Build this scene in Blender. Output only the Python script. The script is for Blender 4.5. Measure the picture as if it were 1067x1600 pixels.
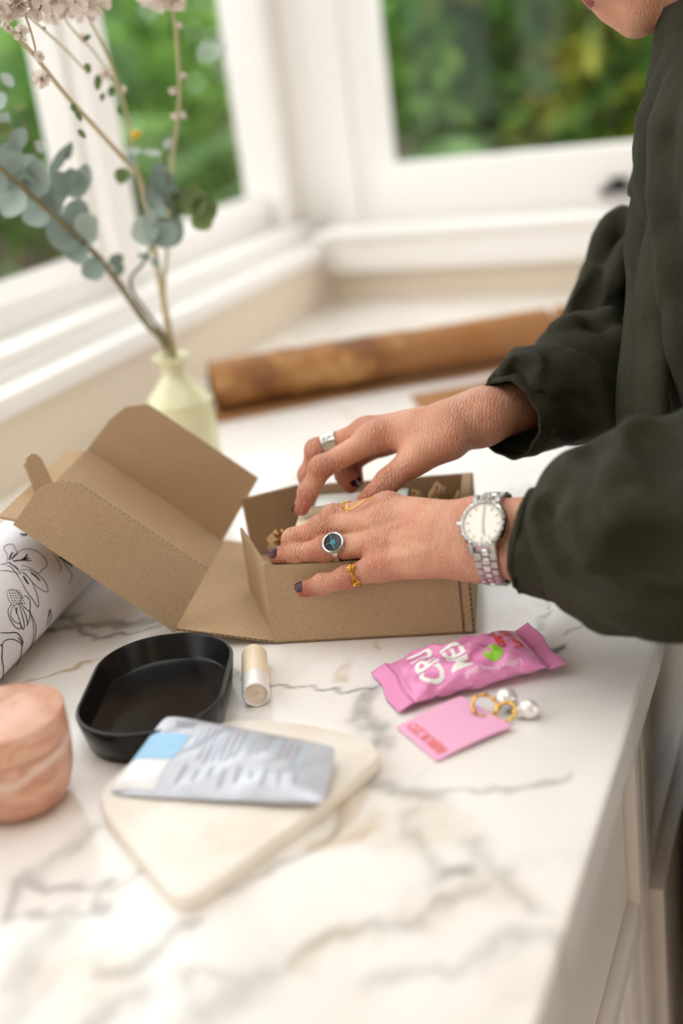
import bpy, bmesh, math, random
import numpy as np
from mathutils import Matrix, Vector
PI = math.pi
random.seed(7); np.random.seed(7)
for o in list(bpy.data.objects): bpy.data.objects.remove(o)
scene = bpy.context.scene
COL = scene.collection

# ------------------------------------------------------------------ camera
# axes: X across the worktop towards the room, Y along the window wall, Z up; the worktop surface is z = 0, the floor z = -0.92
CAM_R = np.array([[0.9227567, 0.02412127, -0.38462741],
                  [0.36571796, -0.36954864, 0.85421553],
                  [-0.12153378, -0.92889825, -0.34982506]])
CAM_P = np.array([0.0, 0.0, 0.42]); FPX = 1895.44
cd = bpy.data.cameras.new('camera'); cam = bpy.data.objects.new('camera', cd); COL.objects.link(cam)
m = Matrix.Identity(4)
for r in range(3):
    m[r][0] = CAM_R[r, 0]; m[r][1] = -CAM_R[r, 1]; m[r][2] = -CAM_R[r, 2]; m[r][3] = CAM_P[r]
cam.matrix_world = m
cd.sensor_fit = 'VERTICAL'; cd.sensor_height = 36.0; cd.sensor_width = 24.0
cd.lens = 36.0 * FPX / 1600.0
cd.clip_start = 0.02; cd.clip_end = 100
cd.dof.use_dof = True; cd.dof.focus_distance = 0.915; cd.dof.aperture_fstop = 2.0
scene.camera = cam

# ------------------------------------------------------------------ world and light
w = bpy.data.worlds.new('overcast_sky'); scene.world = w; w.use_nodes = True
bg = w.node_tree.nodes['Background']
bg.inputs[0].default_value = (0.96, 0.985, 1.0, 1); bg.inputs[1].default_value = 2.6
scene.view_settings.view_transform = 'Standard'; scene.view_settings.look = 'None'
scene.view_settings.exposure = 0.10; scene.view_settings.gamma = 1.0
scene.view_settings.use_curve_mapping = False
scene.cycles.use_denoising = True
scene.cycles.max_bounces = 8; scene.cycles.transparent_max_bounces = 16
scene.cycles.caustics_reflective = False; scene.cycles.caustics_refractive = False
scene.cycles.sample_clamp_indirect = 6.0

# ------------------------------------------------------------------ helpers
def lin(r, g, b):
    f = lambda c: (c/255/12.92) if c/255 <= 0.04045 else ((c/255+0.055)/1.055)**2.4
    return (f(r), f(g), f(b), 1.0)
def ray(px, py):
    return CAM_R @ np.array([px-533.5, py-800.0, FPX])
def on_z(px, py, z=0.0):
    r = ray(px, py); return CAM_P + r*((z-CAM_P[2])/r[2])
def on_y(px, py, y):
    r = ray(px, py); return CAM_P + r*(y/r[1])
def at_dist(px, py, d):
    r = ray(px, py); return CAM_P + r/np.linalg.norm(r)*d
BO = np.array([-0.4084, 0.7499, 0.0]); BU = np.array([0.9675, 0.2528, 0.0]); BV = np.array([-0.2528, 0.9675, 0.0]); BZ = np.array([0, 0, 1.0])
def BX(u, v, z): return BO + BU*u + BV*v + BZ*z           # the gift box's own frame
def on_v(px, py, v):                                       # point seen at a pixel, v metres behind the box front
    r = ray(px, py); p0 = BO + BV*v
    return CAM_P + r*(np.dot(p0-CAM_P, BV)/np.dot(r, BV))
def V(p): return Vector((float(p[0]), float(p[1]), float(p[2])))

def place(o, parent):
    COL.objects.link(o)
    if parent is not None:
        o.parent = parent
        if parent.type == 'EMPTY':
            o.matrix_parent_inverse = parent.matrix_basis.inverted()
    return o
def mesh(name, verts, faces, mat, parent=None, smooth=False, auto=None):
    me = bpy.data.meshes.new(name)
    me.from_pydata([tuple(map(float, p)) for p in verts], [], faces); me.update()
    if smooth:
        me.polygons.foreach_set('use_smooth', [True]*len(me.polygons))
        if auto is not None: me.set_sharp_from_angle(angle=math.radians(auto))
    mats = mat if isinstance(mat, (list, tuple)) else [mat]
    for q in mats: me.materials.append(q)
    return place(bpy.data.objects.new(name, me), parent)
def from_bm(name, bm, mat, parent=None, smooth=False, auto=None):
    me = bpy.data.meshes.new(name); bmesh.ops.recalc_face_normals(bm, faces=bm.faces); bm.to_mesh(me); bm.free()
    if smooth:
        me.polygons.foreach_set('use_smooth', [True]*len(me.polygons))
        if auto is not None: me.set_sharp_from_angle(angle=math.radians(auto))
    mats = mat if isinstance(mat, (list, tuple)) else [mat]
    for q in mats: me.materials.append(q)
    return place(bpy.data.objects.new(name, me), parent)
def empty(name, loc, label=None, cat=None, group=None, kind=None):
    o = bpy.data.objects.new(name, None); COL.objects.link(o); o.location = V(loc); o.empty_display_size = 0.02
    tag(o, label, cat, group, kind); return o
def tag(o, label=None, cat=None, group=None, kind=None):
    if label: o['label'] = label
    if cat: o['category'] = cat
    if group: o['group'] = group
    if kind: o['kind'] = kind
    return o
def bm_box(bm, lo, hi, M=None, bevel=0.0, seg=2):
    vs = bmesh.ops.create_cube(bm, size=1.0)['verts']
    lo = Vector(lo); hi = Vector(hi); c = (lo+hi)/2; s = hi-lo
    for q in vs:
        q.co = Vector((q.co.x*s.x, q.co.y*s.y, q.co.z*s.z)) + c
    if bevel > 0:
        es = list({e for q in vs for e in q.link_edges})
        r = bmesh.ops.bevel(bm, geom=es, offset=bevel, segments=seg, profile=0.6, affect='EDGES')
        vs = list({q for f in r['faces'] for q in f.verts} | {q for q in vs if q.is_valid})
    if M is not None:
        for q in vs: q.co = M @ q.co
    return vs
def box(name, lo, hi, mat, parent=None, bevel=0.002, M=None, smooth=True):
    bm = bmesh.new(); bm_box(bm, lo, hi, M, bevel)
    return from_bm(name, bm, mat, parent, smooth, 35)
def frame_of(d):
    d = np.asarray(d, float); d = d/np.linalg.norm(d)
    a = np.array([0, 0, 1.0]) if abs(d[2]) < 0.9 else np.array([1.0, 0, 0])
    n = np.cross(d, a); n /= np.linalg.norm(n); b = np.cross(d, n)
    return d, n, b
def tube_data(pts, rad, seg=8, cap=True, off=0):
    pts = [np.asarray(p, float) for p in pts]
    if not hasattr(rad, '__len__'): rad = [rad]*len(pts)
    vs = []; fs = []; n0 = None
    for i, p in enumerate(pts):
        d = pts[min(i+1, len(pts)-1)] - pts[max(i-1, 0)]
        d, n, b = frame_of(d)
        if n0 is not None:
            n = n0 - d*np.dot(n0, d); n /= np.linalg.norm(n); b = np.cross(d, n)
        n0 = n
        for k in range(seg):
            a = 2*PI*k/seg; vs.append(p + rad[i]*(math.cos(a)*n + math.sin(a)*b))
    for i in range(len(pts)-1):
        for k in range(seg):
            k2 = (k+1) % seg
            fs.append((off+i*seg+k, off+i*seg+k2, off+(i+1)*seg+k2, off+(i+1)*seg+k))
    if cap:
        fs.append(tuple(off+k for k in reversed(range(seg)))); L = (len(pts)-1)*seg
        fs.append(tuple(off+L+k for k in range(seg)))
    return vs, fs
def tube(name, pts, rad, mat, parent=None, seg=8):
    v, f = tube_data(pts, rad, seg); return mesh(name, v, f, mat, parent, True, 60)
def spline(pts, n=6):
    P = [np.asarray(p, float) for p in pts]; P = [2*P[0]-P[1]] + P + [2*P[-1]-P[-2]]; out = []
    for i in range(1, len(P)-2):
        for k in range(n):
            t = k/n; a, b, c, d = P[i-1], P[i], P[i+1], P[i+2]
            out.append(0.5*((2*b)+(-a+c)*t+(2*a-5*b+4*c-d)*t*t+(-a+3*b-3*c+d)*t**3))
    out.append(P[-2]); return out
def lathe(name, prof, mat, parent=None, seg=40, M=None, auto=40, cap=True):
    vs = []; fs = []; n = len(prof)
    for (r, z) in prof:
        for k in range(seg):
            a = 2*PI*k/seg; p = Vector((r*math.cos(a), r*math.sin(a), z)); vs.append((M @ p) if M else p)
    for i in range(n-1):
        for k in range(seg):
            k2 = (k+1) % seg; fs.append((i*seg+k, i*seg+k2, (i+1)*seg+k2, (i+1)*seg+k))
    if cap and prof[0][0] > 1e-6: fs.append(tuple(reversed(range(seg))))
    if cap and prof[-1][0] > 1e-6: fs.append(tuple((n-1)*seg+k for k in range(seg)))
    return mesh(name, vs, fs, mat, parent, True, auto)
def sheet(name, poly, thick, O, A, B, mat, parent=None):
    """flat board: outline poly (a,b) in the plane O + a A + b B, given thickness along A x B"""
    A = np.asarray(A, float); B = np.asarray(B, float); N = np.cross(A, B); N /= np.linalg.norm(N)
    n = len(poly); lo = [O + A*a + B*b for a, b in poly]; hi = [p + N*thick for p in lo]
    fs = [tuple(reversed(range(n))), tuple(range(n, 2*n))] + [(i, (i+1) % n, n+(i+1) % n, n+i) for i in range(n)]
    return mesh(name, lo+hi, fs, mat, parent)
def basis(o, x, y, z):
    return Matrix(((x[0], y[0], z[0], o[0]), (x[1], y[1], z[1], o[1]), (x[2], y[2], z[2], o[2]), (0, 0, 0, 1)))
def text_mesh(s, size=1.0, bold=0.0):
    c = bpy.data.curves.new('t', 'FONT'); c.body = s; c.size = size; c.offset = bold; c.align_x = 'CENTER'; c.align_y = 'CENTER'; c.resolution_u = 3
    o = bpy.data.objects.new('t', c); COL.objects.link(o)
    dg = bpy.context.evaluated_depsgraph_get(); dg.update()
    me = o.evaluated_get(dg).to_mesh()
    bm = bmesh.new(); bm.from_mesh(me)
    bmesh.ops.triangulate(bm, faces=bm.faces)
    for _ in range(2):
        es = [e for e in bm.edges if e.calc_length() > size*0.25]
        if es: bmesh.ops.subdivide_edges(bm, edges=es, cuts=1); bmesh.ops.triangulate(bm, faces=bm.faces)
    bm.verts.index_update()
    vs = [(q.co.x, q.co.y) for q in bm.verts]; fs = [tuple(q.index for q in f.verts) for f in bm.faces]
    bm.free(); bpy.data.objects.remove(o); bpy.data.curves.remove(c)
    return vs, fs

# ------------------------------------------------------------------ materials
class NT:
    def __init__(s, name):
        s.m = bpy.data.materials.new(name); s.m.use_nodes = True; s.t = s.m.node_tree
        s.b = s.t.nodes['Principled BSDF']; s.out = s.t.nodes['Material Output']
    def n(s, typ, **kw):
        q = s.t.nodes.new(typ)
        for k, v in kw.items(): setattr(q, k, v)
        return q
    def l(s, a, b): s.t.links.new(a, b)
    def coord(s, kind='Object'):
        return s.n('ShaderNodeTexCoord').outputs[kind]
    def noise(s, scale, detail=4, rough=0.55, vec=None, dist=0.0):
        q = s.n('ShaderNodeTexNoise'); q.inputs['Scale'].default_value = scale; q.inputs['Detail'].default_value = detail
        q.inputs['Roughness'].default_value = rough; q.inputs['Distortion'].default_value = dist
        s.l(vec if vec is not None else s.coord(), q.inputs['Vector']); return q.outputs['Fac']
    def ramp(s, fac, stops):
        q = s.n('ShaderNodeValToRGB'); e = q.color_ramp.elements
        e[0].position, e[0].color = stops[0]; e[1].position, e[1].color = stops[-1]
        for p, c in stops[1:-1]:
            k = e.new(p); k.color = c
        s.l(fac, q.inputs[0]); return q.outputs[0]
    def mix(s, fac, a, b, mode='MIX'):
        q = s.n('ShaderNodeMix', data_type='RGBA', blend_type=mode)
        for i, x in ((6, a), (7, b)):
            if isinstance(x, tuple): q.inputs[i].default_value = x
            else: s.l(x, q.inputs[i])
        if isinstance(fac, (int, float)): q.inputs[0].default_value = fac
        else: s.l(fac, q.inputs[0])
        return q.outputs[2]
    def bump(s, h, strength=0.2, dist=0.001):
        q = s.n('ShaderNodeBump'); q.inputs['Strength'].default_value = strength; q.inputs['Distance'].default_value = dist
        s.l(h, q.inputs['Height']); s.l(q.outputs[0], s.b.inputs['Normal']); return q
    def attr(s, name):
        return s.n('ShaderNodeAttribute', attribute_name=name)
    def set(s, **kw):
        for k, v in kw.items():
            k = k.replace('_', ' ')
            if isinstance(v, (int, float, tuple)): s.b.inputs[k].default_value = v
            else: s.l(v, s.b.inputs[k])
        return s.m
def plain(name, rgb, rough=0.5, metal=0.0, bump=0.0, scale=200, var=0.0, **kw):
    t = NT(name); c = lin(*rgb)
    if var:
        d = tuple(x*(1-var) for x in c[:3])+(1,); h = tuple(min(1, x*(1+var)) for x in c[:3])+(1,)
        t.set(Base_Color=t.ramp(t.noise(scale), [(0.3, d), (0.7, h)]))
    else: t.set(Base_Color=c)
    t.set(Roughness=rough, Metallic=metal, **kw)
    if bump: t.bump(t.noise(scale, 3), bump, 0.0006)
    return t.m
M = {}
M['paint'] = plain('white_paint', (238, 234, 228), 0.42, bump=0.05, scale=40)
M['wallpaint'] = plain('warm_white_wall_paint', (222, 208, 188), 0.6, bump=0.06, scale=60)
M['cabpaint'] = plain('cabinet_paint', (230, 223, 215), 0.26, bump=0.05, scale=80)
M['floor'] = plain('floor_boards', (156, 134, 110), 0.45, var=0.2, scale=6)
M['ceil'] = plain('ceiling_plaster', (235, 230, 222), 0.8)
M['gold'] = plain('gold', (226, 176, 84), 0.16, 1.0)
M['silver'] = plain('hammered_silver', (215, 212, 205), 0.18, 1.0, bump=0.6, scale=260)
M['steel'] = plain('polished_steel', (215, 212, 208), 0.14, 1.0)
M['steelbrushed'] = plain('brushed_steel', (190, 186, 182), 0.3, 1.0)
M['blackiron'] = plain('black_iron', (24, 23, 22), 0.45)
M['black'] = plain('black_ceramic', (17, 16, 16), 0.26, bump=0.04, scale=300, Specular_IOR_Level=0.32)
M['polish'] = plain('plum_nail_polish', (66, 18, 30), 0.22, Specular_IOR_Level=0.35)
M['dial'] = plain('cream_dial', (252, 246, 232), 0.3)
M['stone_black'] = plain('black_onyx', (14, 13, 14), 0.15)
M['turq'] = plain('turquoise', (38, 150, 158), 0.35)
M['coral'] = plain('coral_inlay', (150, 58, 30), 0.4)
M['blueinlay'] = plain('blue_inlay', (40, 78, 160), 0.4)
M['trousers'] = plain('black_trousers', (28, 27, 28), 0.85, bump=0.2, scale=500)
M['hair'] = plain('dark_hair', (40, 32, 27), 0.5, bump=0.4, scale=250)
M['lips'] = plain('lips', (150, 66, 70), 0.35)
M['vase'] = plain('celadon_glaze', (222, 219, 178), 0.18, var=0.06, scale=30)
M['cream'] = plain('cream_plastic', (244, 228, 196), 0.35)
M['frost'] = plain('frosted_plastic', (246, 243, 238), 0.3, Transmission_Weight=0.15)
M['balm'] = plain('balm_base', (232, 216, 196), 0.5, var=0.08, scale=300)
M['pearl'] = plain('pearl', (240, 234, 230), 0.10, 0.35, Coat_Weight=0.8)
M['card'] = plain('pink_card', (240, 176, 208), 0.6)
M['cardink'] = plain('card_red_ink', (244, 128, 124), 0.6)
M['white_ink'] = plain('white_ink', (244, 240, 232), 0.4)
M['pale_ink'] = plain('pale_pink_ink', (246, 208, 222), 0.4)
M['red_ink'] = plain('red_ink', (226, 62, 40), 0.4)
M['green_ink'] = plain('green_ink', (142, 204, 44), 0.4)
M['ink'] = plain('black_line_ink', (16, 24, 22), 0.5)
M['greyink'] = plain('grey_label_ink', (128, 132, 142), 0.5)
M['bluelabel'] = plain('blue_label', (158, 204, 236), 0.4)
M['giftpaper'] = plain('white_gift_paper', (228, 224, 228), 0.45)
M['soil'] = plain('garden_soil', (86, 66, 44), 0.9, var=0.4, scale=3)

def kraft(name, rgb, speck=0.25):
    t = NT(name); c = lin(*rgb)
    f = t.noise(900, 2, 0.8); g = t.noise(14, 3)
    d = tuple(x*0.72 for x in c[:3])+(1,); h = tuple(min(1, x*1.16) for x in c[:3])+(1,)
    col = t.ramp(f, [(0.30, d), (0.5, c), (0.75, h)])
    col = t.mix(g, col, t.mix(0.12, col, (0.9, 0.75, 0.55, 1)))
    t.set(Base_Color=col, Roughness=0.85, Specular_IOR_Level=0.2); t.bump(f, 0.25, 0.0004); return t.m
M['kraft'] = kraft('kraft_board', (176, 147, 113))
M['kraftdark'] = kraft('kraft_flute', (92, 66, 42))
M['kraftroll'] = kraft('kraft_roll_paper', (156, 104, 54))
M['crinkle'] = kraft('crinkle_paper', (190, 152, 108))

def honeycomb():
    t = NT('honeycomb_kraft'); c = t.coord()
    vo = t.n('ShaderNodeTexVoronoi'); vo.inputs['Scale'].default_value = 190; t.l(c, vo.inputs['Vector'])
    col = t.ramp(t.noise(18, 3), [(0.35, lin(122, 76, 36)), (0.5, lin(158, 106, 54)), (0.68, lin(198, 150, 90))])
    t.set(Base_Color=col, Roughness=0.6); t.bump(vo.outputs['Distance'], 0.9, 0.003); return t.m
M['honey'] = honeycomb()

def marble():
    t = NT('white_marble'); c = t.coord()
    a = t.attr('vein'); s = t.n('ShaderNodeSeparateColor'); t.l(a.outputs['Color'], s.inputs[0])
    cloud = t.noise(5, 6, 0.6, c, 0.8); fine = t.noise(70, 5, 0.7, c)
    base = t.ramp(cloud, [(0.30, lin(232, 226, 218)), (0.5, lin(242, 237, 230)), (0.75, lin(247, 244, 239))])
    mul = t.n('ShaderNodeMath', operation='MULTIPLY'); ad = t.n('ShaderNodeMath', operation='MULTIPLY_ADD')
    t.l(fine, ad.inputs[0]); ad.inputs[1].default_value = 1.5; ad.inputs[2].default_value = 0.15
    t.l(s.outputs[0], mul.inputs[0]); t.l(ad.outputs[0], mul.inputs[1]); mul.use_clamp = True
    mul2 = t.n('ShaderNodeMath', operation='MULTIPLY'); t.l(s.outputs[1], mul2.inputs[0]); t.l(ad.outputs[0], mul2.inputs[1]); mul2.use_clamp = True
    col = t.mix(mul2.outputs[0], base, lin(190, 160, 112)); col = t.mix(mul.outputs[0], col, lin(96, 94, 88))
    # small dark mineral specks
    sp = t.n('ShaderNodeTexVoronoi'); sp.inputs['Scale'].default_value = 24; sp.inputs['Randomness'].default_value = 1
    t.l(c, sp.inputs['Vector'])
    k = t.ramp(sp.outputs['Distance'], [(0.035, (1, 1, 1, 1)), (0.085, (0, 0, 0, 1))])
    gate = t.ramp(t.noise(3.3, 2, 0.5, c), [(0.47, (0, 0, 0, 1)), (0.6, (1, 1, 1, 1))])
    col = t.mix(t.mix(1.0, k, gate, 'MULTIPLY'), col, lin(120, 116, 118))
    t.set(Base_Color=col, Roughness=0.16, Specular_IOR_Level=0.5); return t.m
M['marble'] = marble()
def slab_mat():
    t = NT('cream_stone'); t.set(Base_Color=t.ramp(t.noise(30, 5), [(0.3, lin(234, 222, 206)), (0.6, lin(244, 236, 224))]), Roughness=0.5)
    t.bump(t.noise(60, 5), 0.4, 0.002); return t.m
M['slab'] = slab_mat()
def pot_mat():
    t = NT('peach_marble'); c = t.coord()
    f = t.noise(26, 6, 0.6, c, 1.6); wv = t.n('ShaderNodeTexWave'); wv.inputs['Scale'].default_value = 5; wv.inputs['Distortion'].default_value = 9; wv.inputs['Detail'].default_value = 4
    mp = t.n('ShaderNodeMapping'); mp.inputs['Rotation'].default_value = (0.4, 1.2, 0.3); t.l(c, mp.inputs[0]); t.l(mp.outputs[0], wv.inputs[0])
    col = t.ramp(f, [(0.3, lin(184, 124, 96)), (0.55, lin(212, 162, 136)), (0.8, lin(222, 178, 156))])
    col = t.mix(t.ramp(wv.outputs['Fac'], [(0.95, (0, 0, 0, 1)), (1.0, (0.6, 0.6, 0.6, 1))]), col, lin(236, 214, 200))
    t.set(Base_Color=col, Roughness=0.35); return t.m
M['pot'] = pot_mat()
def foil(name, rgb, rough, metal, scale):
    t = NT(name); t.set(Base_Color=lin(*rgb), Roughness=rough, Metallic=metal); t.bump(t.noise(scale, 4), 0.5, 0.002); return t.m
M['pink'] = foil('pink_wrapper', (228, 140, 186), 0.32, 0.1, 60)
M['foil'] = foil('silver_foil', (192, 194, 200), 0.38, 0.55, 45)
def skin():
    t = NT('skin'); c = t.coord()
    a = t.attr('red'); f = t.noise(60, 4); mott = t.noise(300, 3)
    col = t.mix(a.outputs['Fac'], lin(216, 160, 130), lin(198, 108, 86))
    col = t.mix(t.ramp(f, [(0.35, (0, 0, 0, 1)), (0.7, (0.35, 0.35, 0.35, 1))]), col, lin(228, 176, 146))
    col = t.mix(t.ramp(mott, [(0.55, (0, 0, 0, 1)), (0.8, (0.3, 0.3, 0.3, 1))]), col, lin(190, 116, 92))
    t.set(Base_Color=col, Roughness=0.45, Subsurface_Weight=0.25, Subsurface_Scale=0.004, Specular_IOR_Level=0.4)
    t.b.inputs['Subsurface Radius'].default_value = (1.0, 0.4, 0.2)
    # creases across the fingers and back of the hand
    wv = t.n('ShaderNodeTexWave'); wv.inputs['Scale'].default_value = 120; wv.inputs['Distortion'].default_value = 9; wv.inputs['Detail'].default_value = 3; wv.inputs['Detail Scale'].default_value = 2.5
    t.l(c, wv.inputs[0])
    mu = t.n('ShaderNodeMath', operation='MULTIPLY'); wr = t.attr('wrinkle'); t.l(wv.outputs['Fac'], mu.inputs[0]); t.l(wr.outputs['Fac'], mu.inputs[1])
    ad = t.n('ShaderNodeMath', operation='MULTIPLY_ADD'); t.l(t.noise(700, 3), ad.inputs[0]); ad.inputs[1].default_value = 0.35; t.l(mu.outputs[0], ad.inputs[2])
    t.bump(ad.outputs[0], 0.95, 0.0018); return t.m
M['skin'] = skin()
def cloth():
    t = NT('olive_cotton'); c = t.coord()
    f = t.noise(700, 2, 0.7); g = t.noise(9, 3)
    col = t.ramp(g, [(0.3, lin(42, 41, 28)), (0.7, lin(54, 52, 36))])
    t.set(Base_Color=col, Roughness=0.8, Specular_IOR_Level=0.25)
    ad = t.n('ShaderNodeMath', operation='MULTIPLY_ADD'); t.l(t.noise(38, 4, 0.5, c, 1.0), ad.inputs[0]); ad.inputs[1].default_value = 2.0; t.l(f, ad.inputs[2])
    t.bump(ad.outputs[0], 0.5, 0.0030); return t.m
M['cloth'] = cloth()
def glass():
    t = NT('window_glass'); tr = t.n('ShaderNodeBsdfTransparent'); gl = t.n('ShaderNodeBsdfGlossy'); gl.inputs['Roughness'].default_value = 0.02
    mx = t.n('ShaderNodeMixShader'); mx.inputs[0].default_value = 0.012
    t.l(tr.outputs[0], mx.inputs[1]); t.l(gl.outputs[0], mx.inputs[2]); t.l(mx.outputs[0], t.out.inputs['Surface']); return t.m
M['glass'] = glass()
def leafmat(name, c1, c2, rough=0.5, trans=0.3):
    t = NT(name); a = t.attr('tone')
    col = t.mix(a.outputs['Fac'], lin(*c1), lin(*c2))
    t.set(Base_Color=col, Roughness=rough)
    tl = t.n('ShaderNodeBsdfTranslucent'); t.l(col, tl.inputs[0]); mx = t.n('ShaderNodeMixShader'); mx.inputs[0].default_value = trans
    t.l(t.b.outputs[0], mx.inputs[1]); t.l(tl.outputs[0], mx.inputs[2]); t.l(mx.outputs[0], t.out.inputs['Surface']); return t.m
M['euc'] = leafmat('eucalyptus_leaf', (120, 140, 130), (184, 200, 192), 0.5, 0.2)
M['eucgreen'] = leafmat('green_eucalyptus_leaf', (92, 112, 62), (128, 148, 92), 0.5, 0.25)
M['eucstem'] = plain('eucalyptus_stem', (122, 112, 74), 0.6, var=0.2, scale=60)
M['drystem'] = plain('dry_pale_stem', (196, 182, 146), 0.7)
M['bud'] = plain('dry_bud_leaf', (96, 90, 64), 0.8)
M['petal'] = leafmat('dried_pale_pink_petal', (238, 228, 220), (246, 238, 230), 0.7, 0.45)
M['petalcore'] = plain('dried_flower_core', (150, 112, 84), 0.8)

#@@SETTING@@
# ================================================================== the setting
S = lambda o: tag(o, kind='structure')
S(box('floor', (-1.1, -1.7, -0.97), (2.7, 2.3, -0.92), M['floor'], bevel=0))
bm = bmesh.new()   # with unseen glazed doors, added to let fill daylight onto the cabinets
for lo, hi in [((2.6, -1.7, -0.92), (2.7, -0.9, 1.6)), ((2.6, 1.3, -0.92), (2.7, 2.3, 1.6)), ((2.6, -0.9, 1.2), (2.7, 1.3, 1.6))]: bm_box(bm, lo, hi)
S(from_bm('wall_right', bm, M['wallpaint']))
dr = empty('added_door_1', (2.65, 0.2, -0.92)); S(dr)
for y0, y1 in ((-0.9, 0.2), (0.2, 1.3)):
    box('pane', (2.645, y0+0.08, -0.72), (2.651, y1-0.08, 1.12), M['glass'], dr, 0)
    for lo, hi in [((2.62, y0, -0.92), (2.68, y0+0.08, 1.2)), ((2.62, y1-0.08, -0.92), (2.68, y1, 1.2)), ((2.62, y0+0.08, -0.92), (2.68, y1-0.08, -0.72)), ((2.62, y0+0.08, 1.12), (2.68, y1-0.08, 1.2))]: box('added_door_frame', lo, hi, M['paint'], dr, 0.003)
S(box('wall_rear', (-1.1, -1.7, -0.92), (2.6, -1.6, 1.6), M['wallpaint'], bevel=0))
# ceiling round an unseen roof light, opening sized to steer daylight onto the worktop
bm = bmesh.new()
for lo, hi in [((-1.15, -1.7, 1.55), (-0.85, 2.3, 1.65)), ((0.30, -1.7, 1.55), (2.7, 2.3, 1.65)), ((-0.85, -1.7, 1.55), (0.30, -0.25, 1.65)), ((-0.85, 1.4, 1.55), (0.30, 2.3, 1.65))]:
    bm_box(bm, lo, hi)
S(from_bm('ceiling', bm, M['ceil']))
# window wall on the left
bm = bmesh.new(); bm_box(bm, (-1.06, -1.7, -0.92), (-0.885, 2.12, 0.085)); S(from_bm('wall_left', bm, M['wallpaint']))
bm = bmesh.new(); bm_box(bm, (-1.06, -1.7, 1.25), (-0.90, 2.25, 1.56)); bm_box(bm, (-1.06, 2.25, 1.25), (2.7, 2.30, 1.56)); S(from_bm('wall_top', bm, M['wallpaint']))
win = empty('window_1', (-1.0, 0.5, 0.09)); S(win)
box('window_board', (-1.02, -1.6, 0.085), (-0.872, 2.05, 0.111), M['paint'], win, 0.006)
box('sill_moulding', (-1.03, -1.6, 0.111), (-0.927, 2.13, 0.139), M['paint'], win, 0.004)
box('cover_bead', (-0.93, -1.6, 0.111), (-0.917, 2.05, 0.121), M['paint'], win, 0.004)
box('bottom_rail', (-1.045, -1.6, 0.139), (-0.995, 2.07, 0.180), M['paint'], win, 0.004)
ys = [-1.55, -0.70, 0.42, 1.495, 2.072]
for i in range(4):
    y0 = ys[i] + 0.0; y1 = ys[i+1] - (0.0 if i == 3 else 0.0)
    # sash: the glass is held between beads
    a = y0 + (0.066 if i else 0.03); b = y1
    box('pane', (-1.026, a-0.01, 0.19), (-1.020, b+0.01, 1.25), M['glass'], win, 0)
    bmq = bmesh.new()
    vs = [(-1.02, a, 0.202), (-1.0, a, 0.180), (-1.02, b, 0.202), (-1.0, b, 0.180), (-1.035, a, 0.180), (-1.035, b, 0.180)]
    mesh('glazing_bead', vs, [(0, 1, 3, 2), (1, 4, 5, 3), (4, 0, 2, 5), (0, 4, 1), (2, 3, 5)], M['paint'], win)
    if i: 
        box('mullion', (-1.045, y0, 0.17), (-0.965, y0+0.066, 1.26), M['paint'], win, 0.004)
        box('mullion_stop', (-1.045, y0-0.012, 0.17), (-0.992, y0+0.078, 1.26), M['paint'], win, 0.004)
post = empty('trim_1', (-0.95, 2.13, 0.1)); S(post)
box('post_inner', (-1.045, 2.072, 0.139), (-0.963, 2.22, 1.26), M['paint'], post, 0.004)
box('post_outer', (-0.97, 2.13, 0.111), (-0.922, 2.22, 1.26), M['paint'], post, 0.004)
box('post_face', (-0.93, 2.135, 0.111), (-0.793, 2.22, 1.26), M['paint'], post, 0.004)
box('post_bead', (-0.885, 2.128, 0.111), (-0.840, 2.14, 1.26), M['paint'], post, 0.003)
# back wall and window
bm = bmesh.new(); bm_box(bm, (-1.06, 2.045, -0.92), (2.7, 2.25, 0.055)); S(from_bm('wall_back', bm, M['wallpaint']))
wb = empty('window_2', (0.0, 2.13, 0.1)); S(wb)
box('window_apron', (-0.885, 2.02, 0.055), (2.6, 2.06, 0.112), M['paint'], wb, 0.005)
box('window_board', (-0.90, 2.012, 0.112), (2.6, 2.20, 0.128), M['paint'], wb, 0.005)
box('bottom_rail', (-0.80, 2.132, 0.128), (1.0, 2.19, 0.224), M['paint'], wb, 0.004)
box('pane', (-0.80, 2.168, 0.22), (1.0, 2.174, 1.26), M['glass'], wb, 0)
box('side_stile', (0.98, 2.12, 0.112), (2.6, 2.20, 1.26), M['paint'], wb, 0.004)
st = empty('casement_stay', (-0.37, 2.125, 0.16), 'black iron casement stay on the back window rail', 'window catch')
box('stay_plate', (-0.385, 2.124, 0.150), (-0.355, 2.132, 0.172), M['blackiron'], st, 0.002)
tube('stay_arm', [on_y(945, 299, 2.112), on_y(975, 296, 2.108), on_y(1040, 290, 2.112)], [0.006, 0.0045, 0.004], M['blackiron'], st)
tube('stay_pin', [V((-0.37, 2.125, 0.161)), V((-0.37, 2.105, 0.161))], 0.006, M['blackiron'], st)
lathe('stay_knob', [(0.0, -0.010), (0.008, -0.006), (0.0095, 0), (0.008, 0.006), (0, 0.010)], M['blackiron'], st, 16, Matrix.Translation(V(on_y(945, 299, 2.112))))
# roof light glazing bars
rl = empty('window_3', (-0.3, 0.9, 1.6)); S(rl)
box('pane', (-0.85, -0.25, 1.60), (0.30, 1.4, 1.606), M['glass'], rl, 0)
for x in (-0.47, -0.08): box('glazing_bar', (x-0.02, -0.25, 1.57), (x+0.02, 1.4, 1.63), M['paint'], rl, 0.003)

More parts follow.
